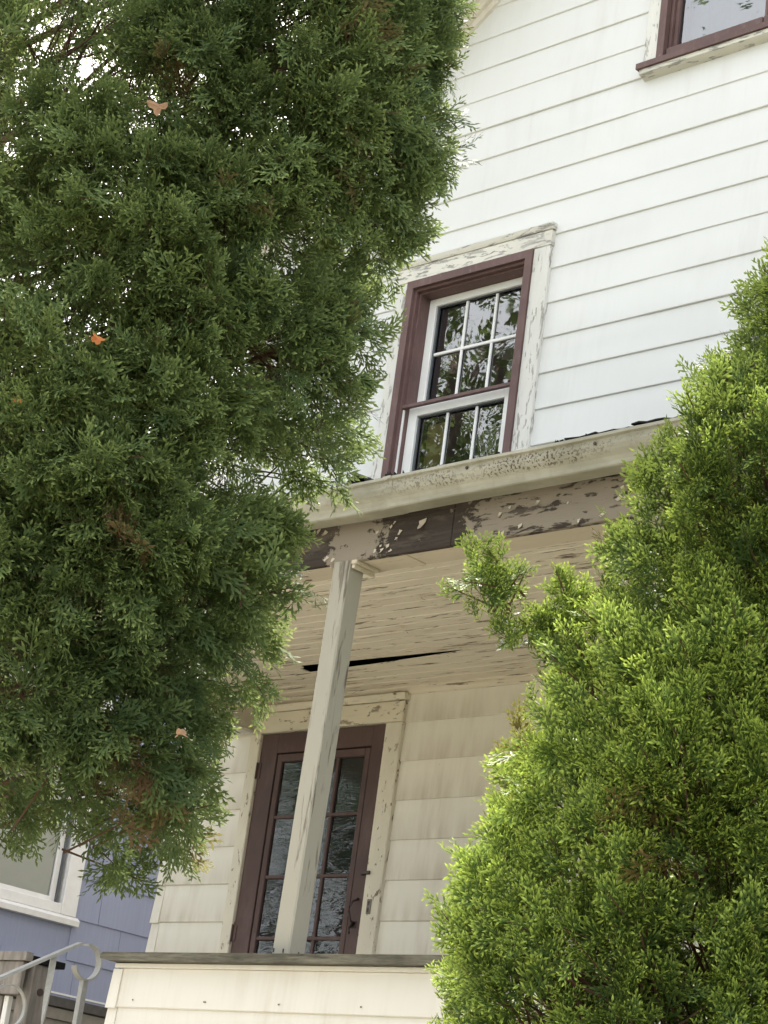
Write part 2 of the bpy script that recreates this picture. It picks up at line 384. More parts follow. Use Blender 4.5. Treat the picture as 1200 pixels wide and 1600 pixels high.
R1 = random.Random(3)
for k in range(-9, 36):
    zb, zt = courseZ(k), courseZ(k-1)
    if zb < -1.05 or zb > 8.15: continue
    def ends(z):
        if z > 5.55: return max(HX0, rakeX(z)), min(HX1, rakeX(z, False))
        return HX0, HX1
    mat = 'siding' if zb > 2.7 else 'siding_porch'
    ov = [q for q in OPEN if q[2] < zt-1e-4 and q[3] > zb+1e-4]
    part = [q for q in ov if q[2] > zb+1e-4 or q[3] < zt-1e-4]
    zs = sorted({zb, zt} | {z for q in ov for z in (q[2], q[3]) if zb < z < zt})
    allpieces = []
    for z0, z1 in zip(zs[:-1], zs[1:]):
        zt_ = min(z1, 8.2); e0, e1 = ends(z0), ends(zt_)
        if e0[1] <= e0[0]: continue
        if e1[1] <= e1[0]: e1 = (-5.5, -5.5)
        cuts = sorted([(q[0], q[1]) for q in ov if q[2] <= z0+1e-4 and q[3] >= z1-1e-4])
        xs = [(e0[0], e1[0])]
        for c in cuts: xs += [(c[0], c[0]), (c[1], c[1])]
        xs.append((e0[1], e1[1]))
        for i in range(0, len(xs), 2): allpieces.append((xs[i][0], xs[i+1][0], xs[i][1], xs[i+1][1], z0, zt_))
    if part:
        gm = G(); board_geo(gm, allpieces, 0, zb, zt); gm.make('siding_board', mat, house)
    else:
        for p in allpieces:
            L_ = p[1]-p[0]
            if L_ > 2.2:
                j = R1.uniform(p[0]+.6, p[1]-.6)
                for (a, b_, c, d, off) in ((p[0], j+.0, p[2], j+.0, 0), (j, p[1], j, p[3], .0022)):
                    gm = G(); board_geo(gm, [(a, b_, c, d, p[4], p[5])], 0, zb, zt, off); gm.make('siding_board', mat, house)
            else:
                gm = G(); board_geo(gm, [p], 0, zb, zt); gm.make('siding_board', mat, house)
    if zb < 5.3:        # folded corner cap on every course
        gm = G(); gm.prism([(HX0-.006, zb-.004), (HX0+.062, zb-.004), (HX0+.062, zt-.004), (HX0-.001, zt-.004)], 'y', -.0195, 0.03)
        V = gm.v[:]
        gm.v = [((x, -.0055 if (y < 0 and z > zb+.1) else y, z)) for x, y, z in V]
        gm.make('corner_cap', 'siding' if zb > 2.7 else 'siding_half', house)
# side walls and gable back, with the openings really open
gm = G()
xs = sorted({HX0, HX1, *[q[i] for q in OPEN for i in (0, 1)]})
gm.box(HX0+.002, HX0+.15, .15, HY1, -1.2, 5.5); gm.box(HX1-.15, HX1-.002, .15, HY1, -1.2, 5.5); gm.box(HX0+.15, HX1-.15, HY1-.15, HY1, -1.2, 5.5)
gm.make('side_wall', 'mortar', house)
gm = G()
holes = [(-7.60, -6.77, 3.58, 5.10), (-8.284, -7.37, .32, 2.578), (-6.03, -4.97, 6.09, 7.45)]
for (za, zb_) in ((-1.2, .32), (.32, 2.578), (2.578, 3.58), (3.58, 5.10), (5.10, 5.55)):
    hs = sorted([(h[0], h[1]) for h in holes if h[2] < zb_-.01 and h[3] > za+.01]); x = HX0+.002
    for h in hs: gm.box(x, h[0], .002, .15, za, zb_); x = h[1]
    gm.box(x, HX1-.002, .002, .15, za, zb_)
def gpoly(za, zb_, xa, xb):   # gable slab between x limits
    gm.prism([(xa(za), za), (xb(za), za), (xb(zb_), zb_), (xa(zb_), zb_)], 'y', .002, .15)
RL = lambda z: rakeX(z)+.01; RR = lambda z: rakeX(z, False)-.01
gpoly(5.55, 6.09, RL, RR)
gpoly(6.09, 7.45, RL, lambda z: -6.03); gpoly(6.09, 7.45, lambda z: -4.97, RR); gpoly(7.45, 8.2, RL, RR)
gm.make('front_wall', 'mortar', house)
# roof slabs, rake soffit, frieze board, fascia
def slope_prism(name, mat, d0, d1, y0, y1, x0=-9.35, x1=-5.5, mirror=True):
    """band between rake line +d0 and +d1 (measured vertically), from eave x0 to the peak"""
    for m in ((1, -1) if mirror else (1,)):
        f = lambda x: 6.85+.767*(x+7.29)
        pl = [(x0, f(x0)+d0), (x1, f(x1)+d0), (x1, f(x1)+d1), (x0, f(x0)+d1)]
        if m < 0: pl = [(-11.0-x, z) for x, z in pl][::-1]
        G().prism(pl, 'y', y0, y1).make(name, mat, house)
slope_prism('roof', 'roofing', .16, .30, -.34, HY1+.3, -9.6)
slope_prism('rake_frieze', 'siding_half', -.02, .10, -.028, -.004)
slope_prism('rake_moulding', 'siding_half', .03, .103, -.055, -.0285)
slope_prism('rake_soffit', 'siding_half', .105, .155, -.26, -.002)
slope_prism('rake_fascia', 'casing', .06, .26, -.30, -.262)
slope_prism('rake_moulding', 'casing', .09, .25, -.325, -.302)
slope_prism('rake_moulding', 'casing', .14, .255, -.35, -.327)

# ------------------------------------------------------------------ windows of the white house
def nail(*a): pass
def ring0(x0, x1, z0, z1, t, y0, y1, name, mat, par):
    q = G()
    q.prism([(x0, z0), (x0+t, z0), (x0+t, z1-t), (x0, z1)], 'y', y0, y1)
    q.prism([(x1-t, z0), (x1, z0), (x1, z1), (x1-t, z1-t)], 'y', y0, y1)
    q.prism([(x0, z1), (x0+t, z1-t), (x1-t, z1-t), (x1, z1)], 'y', y0, y1)
    return q.make(name, mat, par)
def upper_window():
    # white casing with its cap
    win = ring0(-7.6365, -6.7415, 3.60, 5.1445, .047, -.046, .012, 'window', 'purple', house)
    for a_, b_ in ((-7.725, -7.637), (-6.741, -6.63)): bx('side_casing', 'casing', win, a_, b_, -.034, .0, 3.55, 5.145, .003)
    G().box(-7.728, -6.628, -.036, .0, 5.147, 5.238, .003).make('head_casing', 'casing_h', win)
    G().prism([(-.052, 5.272), (-.002, 5.278), (-.002, 5.240), (-.040, 5.240), (-.046, 5.252)], 'x', -7.74, -6.618).make('head_moulding', 'casing_h', win)
    # maroon frame: outer face, stepped stop, reveal
    ring = lambda *a: ring0(*a, win)
    ring(-7.589, -6.789, 3.60, 5.097, .016, -.024, .02, 'frame', 'purple')
    ring(-7.5725, -6.8055, 3.60, 5.0805, .012, .0, .16, 'jamb', 'purple')
    G().box(-7.7, -6.66, -.06, .12, 3.555, 3.598, .004).make('sill', 'purple', win)
    # horizontal stop of the old storm window, at the meeting rail
    G().box(-7.589, -6.789, -.020, .004, 4.372, 4.392, .002).make('stop', 'purple', win)
    G().box(-7.5745, -7.5635, -.010, .018, 3.60, 4.368, .001).make('storm_track', 'vinyl', win)
    # sashes
    def sash(x0, x1, z0, z1, y0, y1, st, top, bot, cols, rows, name):
        q = G(); q.box(x0, x0+st, y0, y1, z0, z1, .003).box(x1-st, x1, y0, y1, z0, z1, .003)
        q.box(x0+st, x1-st, y0, y1, z1-top, z1, .003).box(x0+st, x1-st, y0, y1, z0, z0+bot, .003)
        s_ = q.make(name, 'vinyl', win)
        a, b_, c_, d = x0+st, x1-st, z0+bot, z1-top; ym = (y0+y1)/2+.006
        # dark gasket set back inside the sash
        q = G(); gk = .012
        q.box(a, a+gk, ym-.010, ym-.002, c_, d).box(a+gk, b_, ym-.010, ym-.002, d-gk*.6, d)
        q.make('gasket', 'track', win)
        m = .017; xs_ = [a+(b_-a)*i/cols for i in range(cols+1)]; zs_ = [c_+(d-c_)*i/rows for i in range(rows+1)]
        for i in range(1, cols): G().box(xs_[i]-m/2, xs_[i]+m/2, ym-.0065, ym+.004, c_, d, .002).make('muntin', 'vinyl', win)
        for j in range(1, rows): G().box(a, b_, ym-.008, ym+.005, zs_[j]-m/2, zs_[j]+m/2, .002).make('muntin', 'vinyl', win)
        for i in range(cols):
            for j in range(rows):
                tx, tz = R1.uniform(-.0022, .0022), R1.uniform(-.0025, .0025)   # panes sit a touch out of true
                X0, X1, Z0, Z1 = xs_[i], xs_[i+1], zs_[j], zs_[j+1]
                obj('pane', [(X0, ym+.006-tx, Z0), (X1, ym+.006+tx, Z0), (X1, ym+.006+tx+tz, Z1), (X0, ym+.006-tx+tz, Z1)], [(0, 1, 2, 3)], 'glass', win)
    sash(-7.56, -6.818, 4.40, 5.067, .075, .115, .052, .045, .035, 3, 2, 'upper_sash')
    sash(-7.56, -6.818, 3.60, 4.395, .025, .070, .062, .062, .06, 3, 2, 'lower_sash')
    bx('paper_sheet', 'cardboard', win, -7.49, -7.37, .12, .124, 4.05, 4.31)
    q = G(); q.box(-7.7, -6.6, 1.2, 1.22, 3.4, 5.3).box(-7.9, -7.88, .16, 1.2, 3.4, 5.3).box(-6.4, -6.38, .16, 1.2, 3.4, 5.3).box(-7.88, -6.4, .16, 1.2, 5.3, 5.32).box(-7.88, -6.4, .16, 1.2, 3.38, 3.4)
    q.make('room', 'interior', win)
upper_window()

def attic_window():
    win = ring0(-6.0465, -4.9535, 6.079, 7.449, .0445, -.046, .10, 'window', 'purple', house)
    for a_, b_ in ((-6.136, -6.047), (-4.953, -4.864)): bx('side_casing', 'casing', win, a_, b_, -.034, 0, 6.078, 7.45, .003)
    bx('head_casing', 'casing_h', win, -6.136, -4.864, -.034, 0, 7.452, 7.55, .003)
    q = G(); q.box(-6.0, -5.984, -.010, .10, 6.081, 7.40, .002).box(-5.982, -5.962, .010, .10, 6.081, 7.40, .002)
    q.make('stop', 'purple', win)
    # sill: thick maroon with a peeling white nosing under it
    G().prism([(-.075, 6.045), (-.075, 6.078), (.10, 6.092), (.10, 6.045)], 'x', -6.150, -4.85).make('sill', 'purple', win)
    G().prism([(-.062, 6.018), (-.062, 6.043), (0, 6.043), (0, 6.002), (-.030, 6.010)], 'x', -6.135, -4.865).make('sill_nosing', 'casing_h', win)
    for (a, b_) in ((-5.995, -5.402), (-5.396, -5.0)):
        q = G(); q.box(a, b_, -.030, .012, 6.090, 6.150, .003).box(a, a+.018, .0125, .05, 6.15, 7.40, .002).box(b_-.018, b_, .0125, .05, 6.15, 7.40, .002)
        q.make('sash', 'purple', win)
        obj('pane', [(a+.018, .03, 6.12), (b_-.018, .03, 6.12), (b_-.018, .034, 7.40), (a+.018, .034, 7.40)], [(0, 1, 2, 3)], 'glass', win)
    # pleated pale curtain behind the glass
    n = 40; V = []; F = []
    for i in range(n+1):
        x = -5.98+.98*i/n; y = .14+.012*math.sin(i*1.9)+.006*math.sin(i*.7)
        V += [(x, y, 6.05), (x, y+.01, 7.45)]
    for i in range(n): F.append((2*i, 2*i+2, 2*i+3, 2*i+1))
    obj('curtain', V, F, 'curtain', win, True)
    G().box(-6.2, -4.8, 1.0, 1.02, 5.9, 7.6).make('room', 'interior', win)
attic_window()

# ------------------------------------------------------------------ the porch door
def door():
    q = G(); q.box(-8.363, -8.286, -.032, 0, .34, 2.578, .004).box(-7.368, -7.255, -.032, 0, .34, 2.578, .004)
    q.make('door_casing', 'door_casing', house)
    q = G(); q.box(-8.363, -7.255, -.034, 0, 2.580, 2.690, .004); q.make('door_casing', 'door_head', house)
    G().prism([(-.056, 2.726), (0, 2.730), (0, 2.6925), (-.040, 2.6925), (-.048, 2.706)], 'x', -8.345, -7.245).make('door_head_moulding', 'door_head', house)
    q = G(); q.box(-8.284, -8.158, -.014, .022, .36, 2.574, .002).box(-7.466, -7.372, -.014, .022, .36, 2.574, .002)
    q.box(-8.158, -7.466, -.014, .022, 2.467, 2.574, .002).box(-8.158, -7.466, -.014, .022, .36, .62, .002).box(-8.158, -7.466, -.008, .020, .62, .83, .002)
    d = q.make('screen_door', 'maroon', house)
    # removable glazed panel, a hair's shadow gap all round
    a, b_, t, z0 = -8.151, -7.473, .036, .84; z1 = 2.460
    q = G(); q.box(a, a+t, -.010, .018, z0, z1, .003).box(b_-t, b_, -.010, .018, z0, z1, .003).box(a+t, b_-t, -.010, .018, z1-.042, z1, .003).box(a+t, b_-t, -.010, .018, z0, z0+.03, .003)
    q.make('panel_frame', 'maroon', d)
    gx_ = [-8.115, -7.912, -7.703, -7.509]; gz = [.87, 1.156, 1.476, 1.796, 2.116, 2.418]
    for x in gx_[1:3]: G().box(x-.010, x+.010, -.006, .012, gz[0], gz[-1], .003).make('muntin', 'maroon', d)
    for z in gz[1:-1]: G().box(gx_[0], gx_[-1], -.0075, .012, z-.009, z+.009, .003).make('muntin', 'maroon', d)
    for i in range(3):
        for j in range(5):
            tx, tz = R1.uniform(-.003, .003), R1.uniform(-.004, .004)
            obj('pane', [(gx_[i], .006-tx, gz[j]), (gx_[i+1], .006+tx, gz[j]), (gx_[i+1], .006+tx+tz, gz[j+1]), (gx_[i], .006-tx+tz, gz[j+1])], [(0, 1, 2, 3)], 'door_glass', d)
    bx('plastic_film', 'film', d, -8.13, -7.50, .0155, .0165, .86, 2.43)
    # hinges
    for z in (2.374, 1.50, .6):
        q = G(); q.box(-8.292, -8.262, -.019, -.0142, z-.042, z+.042, .001); q.tube([(-8.287, -.024, z-.045), (-8.287, -.024, z+.045)], .006, 8)
        q.make('hinge', 'maroon', d)
    # pull handle: back plate, curved grip, latch below
    q = G(); q.tube([(-7.414, -.016, 1.672), (-7.414, -.026, 1.664), (-7.413, -.050, 1.655), (-7.420, -.060, 1.63), (-7.424, -.060, 1.60), (-7.418, -.055, 1.575), (-7.415, -.045, 1.555), (-7.418, -.018, 1.548)], [.008, .006, .006, .0065, .0065, .006, .006, .009], 8)
    q.tube([(-7.430, -.016, 1.540), (-7.425, -.036, 1.532), (-7.418, -.048, 1.520), (-7.419, -.044, 1.498), (-7.424, -.038, 1.492)], [.010, .007, .006, .006, .003], 8)
    q.box(-7.436, -7.404, -.0165, -.0142, 1.525, 1.56, .001)
    q.make('handle', 'hardware', d, True)
    q = G(); q.box(-7.388, -7.335, -.046, -.034, 1.790, 1.808, .002); q.tube([(-7.404, -.016, 1.800), (-7.404, -.030, 1.800)], .009, 8); q.make('latch', 'hardware', d)
    q = G(); q.box(-7.330, -7.302, -.0375, -.0322, 1.592, 1.666, .001); q.make('strike_plate', 'strike', house)
    q = G(); q.box(-7.322, -7.312, -.040, -.0376, 1.635, 1.655).box(-7.322, -7.312, -.040, -.0376, 1.600, 1.620); q.make('strike_plate', 'hardware', house)
    # heavy main door behind, and the dark hall
    q = G(); q.box(-8.28, -7.375, .135, .17, .36, 2.57); q.make('inner_door', 'interior', house)
    bx('threshold', 'ledge', house, -8.30, -7.34, -.06, .12, .305, .34)
door()

# ------------------------------------------------------------------ porch
PX0, PX1 = -8.50, -2.35
ZC = 2.76
# ceiling boards, one by one; one of them has dropped at its end and leaves a black slit
nb = 22; yb0, yb1 = -1.888, -.05
wd = (yb1-yb0)/nb; R2 = random.Random(5)
for i in range(nb):
    y0, y1 = yb0+i*wd, yb0+(i+1)*wd-.0055
    dz = R2.uniform(-.0018, .0018)
    if i == 16:
        q = G(); ys = [(-2.35, y0, y1), (-6.50, y0, y1), (-7.56, y0, y1-.036), (-7.57, y0, y1)]
        for (xa, a0, a1), (xb, b0, b1) in zip(ys[:-1], ys[1:]):
            q.prism([(xa, a0), (xa, a1), (xb, b1), (xb, b0)], 'z', ZC, ZC+.005)
        q.prism([(-7.57, y0), (-7.57, y1), (-8.32, y1), (-8.32, y0)], 'z', ZC, ZC+.005)
        q.make('ceiling_board', 'plank', house)
    elif i == 17:     # the slit board: its edge has pulled away towards the left end
        q = G(); ys = [(-2.35, y0, y1), (-6.46, y0, y1), (-6.60, y0+.024, y1), (-7.15, y0+.062, y1), (-7.56, y0+.074, y1), (-7.60, y0+.074, y1)]
        for (xa, a0, a1), (xb, b0, b1) in zip(ys[:-1], ys[1:]):
            q.prism([(xa, a0), (xa, a1), (xb, b1), (xb, b0)], 'z', ZC-.001, ZC+.005)
        q.make('ceiling_board', 'plank', house)
        bx('ceiling_board', 'plank', house, -8.32, -7.602, y0, y1, ZC+dz, ZC+.007, .002)
    elif i == 18:
        bx('ceiling_board', 'plank', house, -8.32, -7.72, y0, y1, ZC-.002, ZC+.006, .002)
        q = G(); a, b_ = -7.72, -7.30     # second, thinner slit
        q.prism([(a, y0+.020), (b_, y0+.001), (-2.35, y0), (-2.35, y1), (a, y1)], 'z', ZC+.001, ZC+.006); q.make('ceiling_board', 'plank', house)
    else:
        bx('ceiling_board', 'plank', house, -8.32, -2.35, y0, y1, ZC+dz, ZC+.009, .003)
G().box(-8.32, -2.35, -1.9, -.05, ZC+.12, ZC+.14).box(-8.32, -2.35, -.05, -.03, ZC, ZC+.14).make('ceiling_void', 'dark', house)
# cove moulding between ceiling and wall
G().prism([(-.052, ZC+.002), (-.052, ZC-.010), (-.030, ZC-.016), (-.014, ZC-.030), (-.013, ZC-.036), (0, ZC-.036), (0, ZC+.002)], 'x', -8.32, -2.35).make('cove_moulding', 'plank', house)
# front beam: two lengths of frieze board, soffit boards under it, inner face
G().box(-8.55, -5.222, -2.056, -2.030, 2.588, 2.762, .003).make('frieze_board', 'frieze', house)
G().box(-5.219, -2.30, -2.058, -2.030, 2.588, 2.762, .003).make('frieze_board', 'frieze', house)
G().box(-8.55, -2.30, -2.050, -2.028, 2.764, 2.86, .002).make('fascia_board', 'frieze', house)
G().box(-8.50, -5.482, -2.0285, -1.895, 2.593, 2.606, .003).make('beam_soffit', 'soffit', house)
G().box(-5.479, -2.32, -2.0285, -1.893, 2.595, 2.608, .003).make('beam_soffit', 'soffit', house)
G().box(-8.50, -2.32, -1.905, -1.8885, 2.610, ZC+.02, .002).make('beam_side', 'plank', house)
# loose paint flakes hanging off the frieze
RF = random.Random(21)
def flake(P, U, Vv, N, s_, mat):
    """a curled scale of paint: hinged on the board along U, lifting along N"""
    P, U, Vv, N = map(Vector, (P, U, Vv, N)); V = []; k = 4
    for i in range(k):
        t = i/(k-1); lift = t*t*RF.uniform(.25, .6)*s_; wv = s_*(.9-.35*t)*RF.uniform(.8, 1.1)
        c = P+Vv*(t*s_)+N*(.0012+lift)
        V += [c-U*wv*.5+U*RF.uniform(-.1, .1)*s_, c+U*wv*.5+N*RF.uniform(0, .12)*s_*t]
    F = [(2*i, 2*i+1, 2*i+3, 2*i+2) for i in range(k-1)]
    obj('paint_flake', V, F, mat, house)
for (x, z, s_) in ((-5.38, 2.715, .045), (-5.95, 2.75, .025), (-5.58, 2.62, .022)): flake((x, -2.057, z), (1, 0, .2), (.1, 0, -1), (0, -1, 0), s_, 'soffit')
for j in range(24):
    x = RF.choice([RF.gauss(-5.86, .05), RF.gauss(-5.56, .04), RF.uniform(-5.95, -4.3), RF.uniform(-5.2, -4.3)]); z = RF.uniform(2.60, 2.745)
    a_ = RF.uniform(-.8, .8); flake((x, -2.0585 if x > -5.22 else -2.0565, z), (math.cos(a_), 0, math.sin(a_)), (math.sin(a_), 0, -math.cos(a_)), (0, -1, 0), RF.uniform(.010, .024), 'soffit')
for j in range(60):
    x, y = RF.uniform(-8.0, -4.2), RF.uniform(-1.85, -.15); a_ = RF.choice([0, math.pi])+RF.uniform(-.35, .35)
    flake((x, y, ZC-.003), (math.sin(a_)*.4, math.cos(a_)*.5, 0), (math.cos(a_), math.sin(a_)*.5, 0), (0, 0, -1), RF.uniform(.015, .045), 'plank')
# side beam from the wall to the front
G().box(-8.49, -8.352, -1.88, -.036, 2.60, ZC+.03, .003).make('side_beam', 'beam_side', house)
G().box(-8.505, -8.345, -1.88, -.036, 2.580, 2.5985, .003).make('side_beam', 'white_wood', house)
G().box(-8.351, -8.33, -1.88, -.036, ZC-.016, ZC-.002, .002).make('cove_moulding', 'plank', house)
# post with its moulded cap
def post():
    x0, x1, y0, y1, zb, zt = -5.867, -5.776, -2.060, -1.970, 1.012, 2.592
    L = .030
    V = []
    n = 9; rr = random.Random(2)
    for i in range(n):
        t = i/(n-1); z = zb+(zt-zb)*t; dx = L*t; c = .006
        j = [rr.uniform(-.0012, .0012) for _ in range(8)]
        sec = [(x0+dx+c, y0), (x1+dx-c, y0), (x1+dx, y0+c), (x1+dx, y1-c), (x1+dx-c, y1), (x0+dx+c, y1), (x0+dx, y1-c), (x0+dx, y0+c)]
        V += [(p[0]+j[a], p[1]+j[(a+3) % 8], z) for a, p in enumerate(sec)]
    F = [(i*8+k, i*8+(k+1) % 8, (i+1)*8+(k+1) % 8, (i+1)*8+k) for i in range(n-1) for k in range(8)]+[tuple(range(8))[::-1], tuple(range((n-1)*8, n*8))]
    p = obj('porch_post', V, F, 'post', house)
    a, b_, c, d = x0+L-.006, x1+L+.006, y0-.002, y1+.010
    bx('cap_moulding', 'soffit', p, b_, b_+.016, c+.01, d+.03, 2.560, 2.576, .002)
    bx('cap_moulding', 'soffit', p, b_, b_+.030, c+.004, d+.036, 2.5765, 2.592, .002)
    bx('cap_moulding', 'soffit', p, a-.022, a, c+.01, d+.03, 2.574, 2.592, .002)
    q = G(); q.box(x0+.010, x0+.014, y0-.004, y0, zb+.02, zb+.035).box(x1-.03, x1-.026, y0-.004, y0, zb+.018, zb+.033).box(x1, x1+.004, y0+.05, y0+.054, zb+.02, zb+.03)
    q.make('nail', 'hardware', p)
post()
# half wall: ledge, trim, boards and corner caps
G().prism([(-6.742, .985), (-6.700, .9775), (-6.2, .9745), (-2.4, .9745), (-2.4, 1.010), (-6.730, 1.0095), (-6.744, .999)], 'y', -2.158, -1.925).make('porch_ledge', 'ledge', house)
G().box(-6.69, -2.45, -2.118, -1.95, .955, .9735, .002).make('ledge_trim', 'siding_half', house)
zk = .800
for k in range(10):
    zb = zk-k*EX; zt = min(zb+EX, .954)
    if zb < -1.15: break
    full = zb+EX
    gm = G(); board_geo(gm, [(-6.66, -2.42, -6.66, -2.42, zb, zt)], -2.10, zb, full); gm.make('siding_board', 'siding_half', house)
    gm = G(); gm.prism([(-6.706, zb-.004), (-6.645, zb-.004), (-6.645, zt-.003), (-6.700, zt-.003)], 'y', -2.1195, -2.06)
    gm.v = [(x, y+(.011*min(1, (z-zb)/EX) if y < -2.11 else 0), z) for x, y, z in gm.v]
    gm.make('corner_cap', 'siding_half', house)
G().box(-6.69, -2.45, -2.098, -1.97, -1.2, .953).box(-2.45, -2.35, -2.0, 0, -1.2, .95).make('half_wall_core', 'mortar', house)
q = G(); RN = random.Random(8)
for k in range(3):
    for x in np.arange(-6.55, -4.6, .41): q.tube([(x+RN.uniform(-.01, .01), -2.112, .800-k*EX+.030), (x, -2.1165, .800-k*EX+.030)], .0028, 6)
nl = q.make('nails', 'strike', house); nl['kind'] = 'stuff'
bx('porch_floor', 'ledge', house, -8.45, -2.46, -1.969, -.03, .24, .30)
bx('porch_skirt', 'mortar', house, -8.40, -6.75, -2.0, -1.9, -1.2, .24)
# weathered wall end on the far side of the steps: cap, board, post, coloured slats
q = G(); q.prism([(-8.45, .974), (-7.228, .974), (-7.226, .990), (-7.228, 1.010), (-8.45, 1.018)], 'y', -2.150, -2.112); q.make('wall_cap', 'grey_wood', house)
q = G(); q.box(-8.45, -7.224, -2.111, -1.935, .972, 1.000, .003); q.make('wall_cap', 'dark', house)
bx('wall_board', 'grey_wood', house, -8.45, -7.252, -2.138, -2.116, .835, .972, .003)
bx('wall_post', 'grey_wood', house, -7.330, -7.240, -2.085, -1.975, -1.1, .971, .004)
G().tube([(-7.2395, -2.035, .86), (-7.234, -2.035, .86)], .016, 10).make('bolt', 'hardware', house)
R3 = random.Random(9); x = -8.45
for j in range(12):
    ww = R3.uniform(.022, .04)
    mm = ('orange_wood', 'grey_wood', 'orange_wood', 'white_wood')[j % 4]
    x2 = -7.345-.042*(j)
    bx('wall_slat', 'white_wood' if j == 0 else mm, house, x2-.030, x2, -2.11, -2.085, -1.0, .832, .002)
# gutter: K profile, end cap, hangers, seam
prof = [(-2.092, 2.738), (-2.160, 2.738), (-2.166, 2.742), (-2.168, 2.756), (-2.176, 2.772), (-2.192, 2.790), (-2.200, 2.808), (-2.202, 2.834), (-2.214, 2.838), (-2.214, 2.850),
        (-2.204, 2.852), (-2.199, 2.842), (-2.197, 2.806), (-2.188, 2.792), (-2.170, 2.774), (-2.163, 2.745), (-2.095, 2.742), (-2.095, 2.860), (-2.092, 2.860)]
def gut(x0, x1, dz0, dz1, n=14):
    V = []; m = len(prof)
    for i in range(n+1):
        t = i/n; x = x0+(x1-x0)*t; dz = dz0+(dz1-dz0)*t+.0015*math.sin(i*1.3)
        V += [(x, y+.0012*math.sin(i*2.1+z*20), z+dz) for y, z in prof]
    F = [(i*m+k, (i+1)*m+k, (i+1)*m+(k+1) % m, i*m+(k+1) % m) for i in range(n) for k in range(m)]
    return V, F
for (a, b_, d0, d1) in ((-8.60, -5.45, -.006, -.002), (-5.452, -2.2, -.001, .030)):
    V, F = gut(a, b_, d0, d1); obj('gutter', V, F, 'gutter', house)
for x in (-5.452, -3.40):
    V, F = gut(x-.022, x+.022, -.0015, -.001, 2)
    V = [(a_, b_-.0022 if b_ < -2.1 else b_, c_-(.0018 if c_ < 2.76 else -.0012)) for a_, b_, c_ in V]
    obj('gutter_joint', V, F, 'gutter', house)
for x in (-5.95, -5.05, -4.45, -3.85): G().tube([(x, -2.2035, 2.826), (x, -2.2075, 2.826)], .0065, 8).make('gutter_spike', 'hardware', house)
# roof deck, and the ragged course of shingles over the gutter, one by one
q = G(); q.prism([(-2.11, 2.866), (-.002, 3.33), (-.002, 3.30), (-2.11, 2.838)], 'x', -8.6, -2.2); q.make('porch_roof', 'roofing', house)
for j in range(44):
    x0 = -8.58+j*.147; lift = R3.uniform(0, .010)+(.012 if R3.random() < .25 else 0); out = R3.uniform(.0, .03)
    n = 5; V = []; F = []
    for i in range(n):
        xx = x0+.143*i/(n-1); e = R3.uniform(-.003, .005)+lift; o_ = R3.uniform(-.006, .006)
        V += [(xx, -2.165-out+o_, 2.862+e), (xx, -1.86, 2.935+.004), (xx, -2.165-out+o_, 2.856+e), (xx, -1.86, 2.930)]
    for i in range(n-1):
        a = i*4; F += [(a, a+4, a+5, a+1), (a+2, a+3, a+7, a+6), (a, a+2, a+6, a+4), (a+1, a+5, a+7, a+3)]
    F += [(0, 1, 3, 2), (n*4-4, n*4-2, n*4-1, n*4-3)]
    sh = obj('shingle', V, F, 'shingle', house)
    sh.location.z += .012 if j > 26 else 0
q = G(); q.box(-8.6, -2.2, -1.87, -.0, 0, .006)
q.v = [(x, y, z+2.936+(y+1.87)*.22) for x, y, z in q.v]; sh = q.make('shingle_field', 'shingle', house); sh['kind'] = 'stuff'
# a curled scrap of shingle and twiggy debris on the edge
V = []; F = []
for i in range(9):
    t = math.pi*i/8; xx = -5.665-.052*math.cos(t); zz = 2.868+.040*math.sin(t)
    V += [(xx, -2.17, zz), (xx-.004, -2.05, zz+.012), (xx, -2.165, zz-.012), (xx, -2.05, zz)]
for i in range(8):
    a = i*4; F += [(a, a+4, a+5, a+1), (a+2, a+3, a+7, a+6), (a, a+2, a+6, a+4), (a+1, a+5, a+7, a+3)]
F += [(0, 1, 3, 2), (32, 34, 35, 33)]
sh = obj('shingle', V, F, 'shingle', house, True); sh['label'] = 'curled scrap of shingle lying on the gutter edge'
q = G()
for j in range(70):
    xx = R3.choice([R3.uniform(-5.5, -2.6), R3.gauss(-4.62, .03), R3.uniform(-5.9, -5.4)]); yy = -2.19+R3.uniform(-.01, .03); s_ = R3.uniform(.006, .02)
    q.add([(xx, yy, 2.852), (xx+s_, yy, 2.858+R3.uniform(0, .02)), (xx+s_*.6, yy+.02, 2.856), (xx+s_*.3, yy-.005, 2.86+R3.uniform(0, .02))], [(0, 1, 2), (0, 2, 3), (1, 3, 2), (0, 3, 1)])
lt = q.make('roof_litter', 'shingle', house); lt['kind'] = 'stuff'
# steps
gm = G()
for k in range(6): gm.box(-8.25, -6.76, -2.15-.27*(k+1), -2.15-.27*k, -1.2, .24-.2*(k)-.08, .006)
gm.make('porch_steps', 'concrete', house)

# ------------------------------------------------------------------ iron stair railing
rail = thing('stair_railing', 'grey wrought iron stair railing with scrolled end beside the porch steps', 'railing', (-6.95, -2.1, .1))
RX = -6.95
def P(y, z): return (RX, y, z)
slope = (1.061-.846)/(-2.088+2.473)
pts = [P(-3.5, 1.061+slope*(-3.5+2.088))]
pts += [P(-2.9, 1.061+slope*(-2.9+2.088)), P(-2.473, .846), P(-2.2, 1.061+slope*(-2.2+2.088)), P(-2.10, 1.053)]
q = G(); q.strip(pts, (1, 0, 0), .034, .012); q.make('handrail', 'iron', rail)
c = (-2.050, .985); rr_ = .072; pts = []
for i in range(25):
    a = math.radians(108-i*11.2); r_ = rr_*(1-.0*i)
    pts.append(P(c[0]+r_*math.cos(a)*.92, c[1]+r_*math.sin(a)))
q = G(); q.strip(pts, (1, 0, 0), .034, .008); q.make('scroll', 'iron', rail)
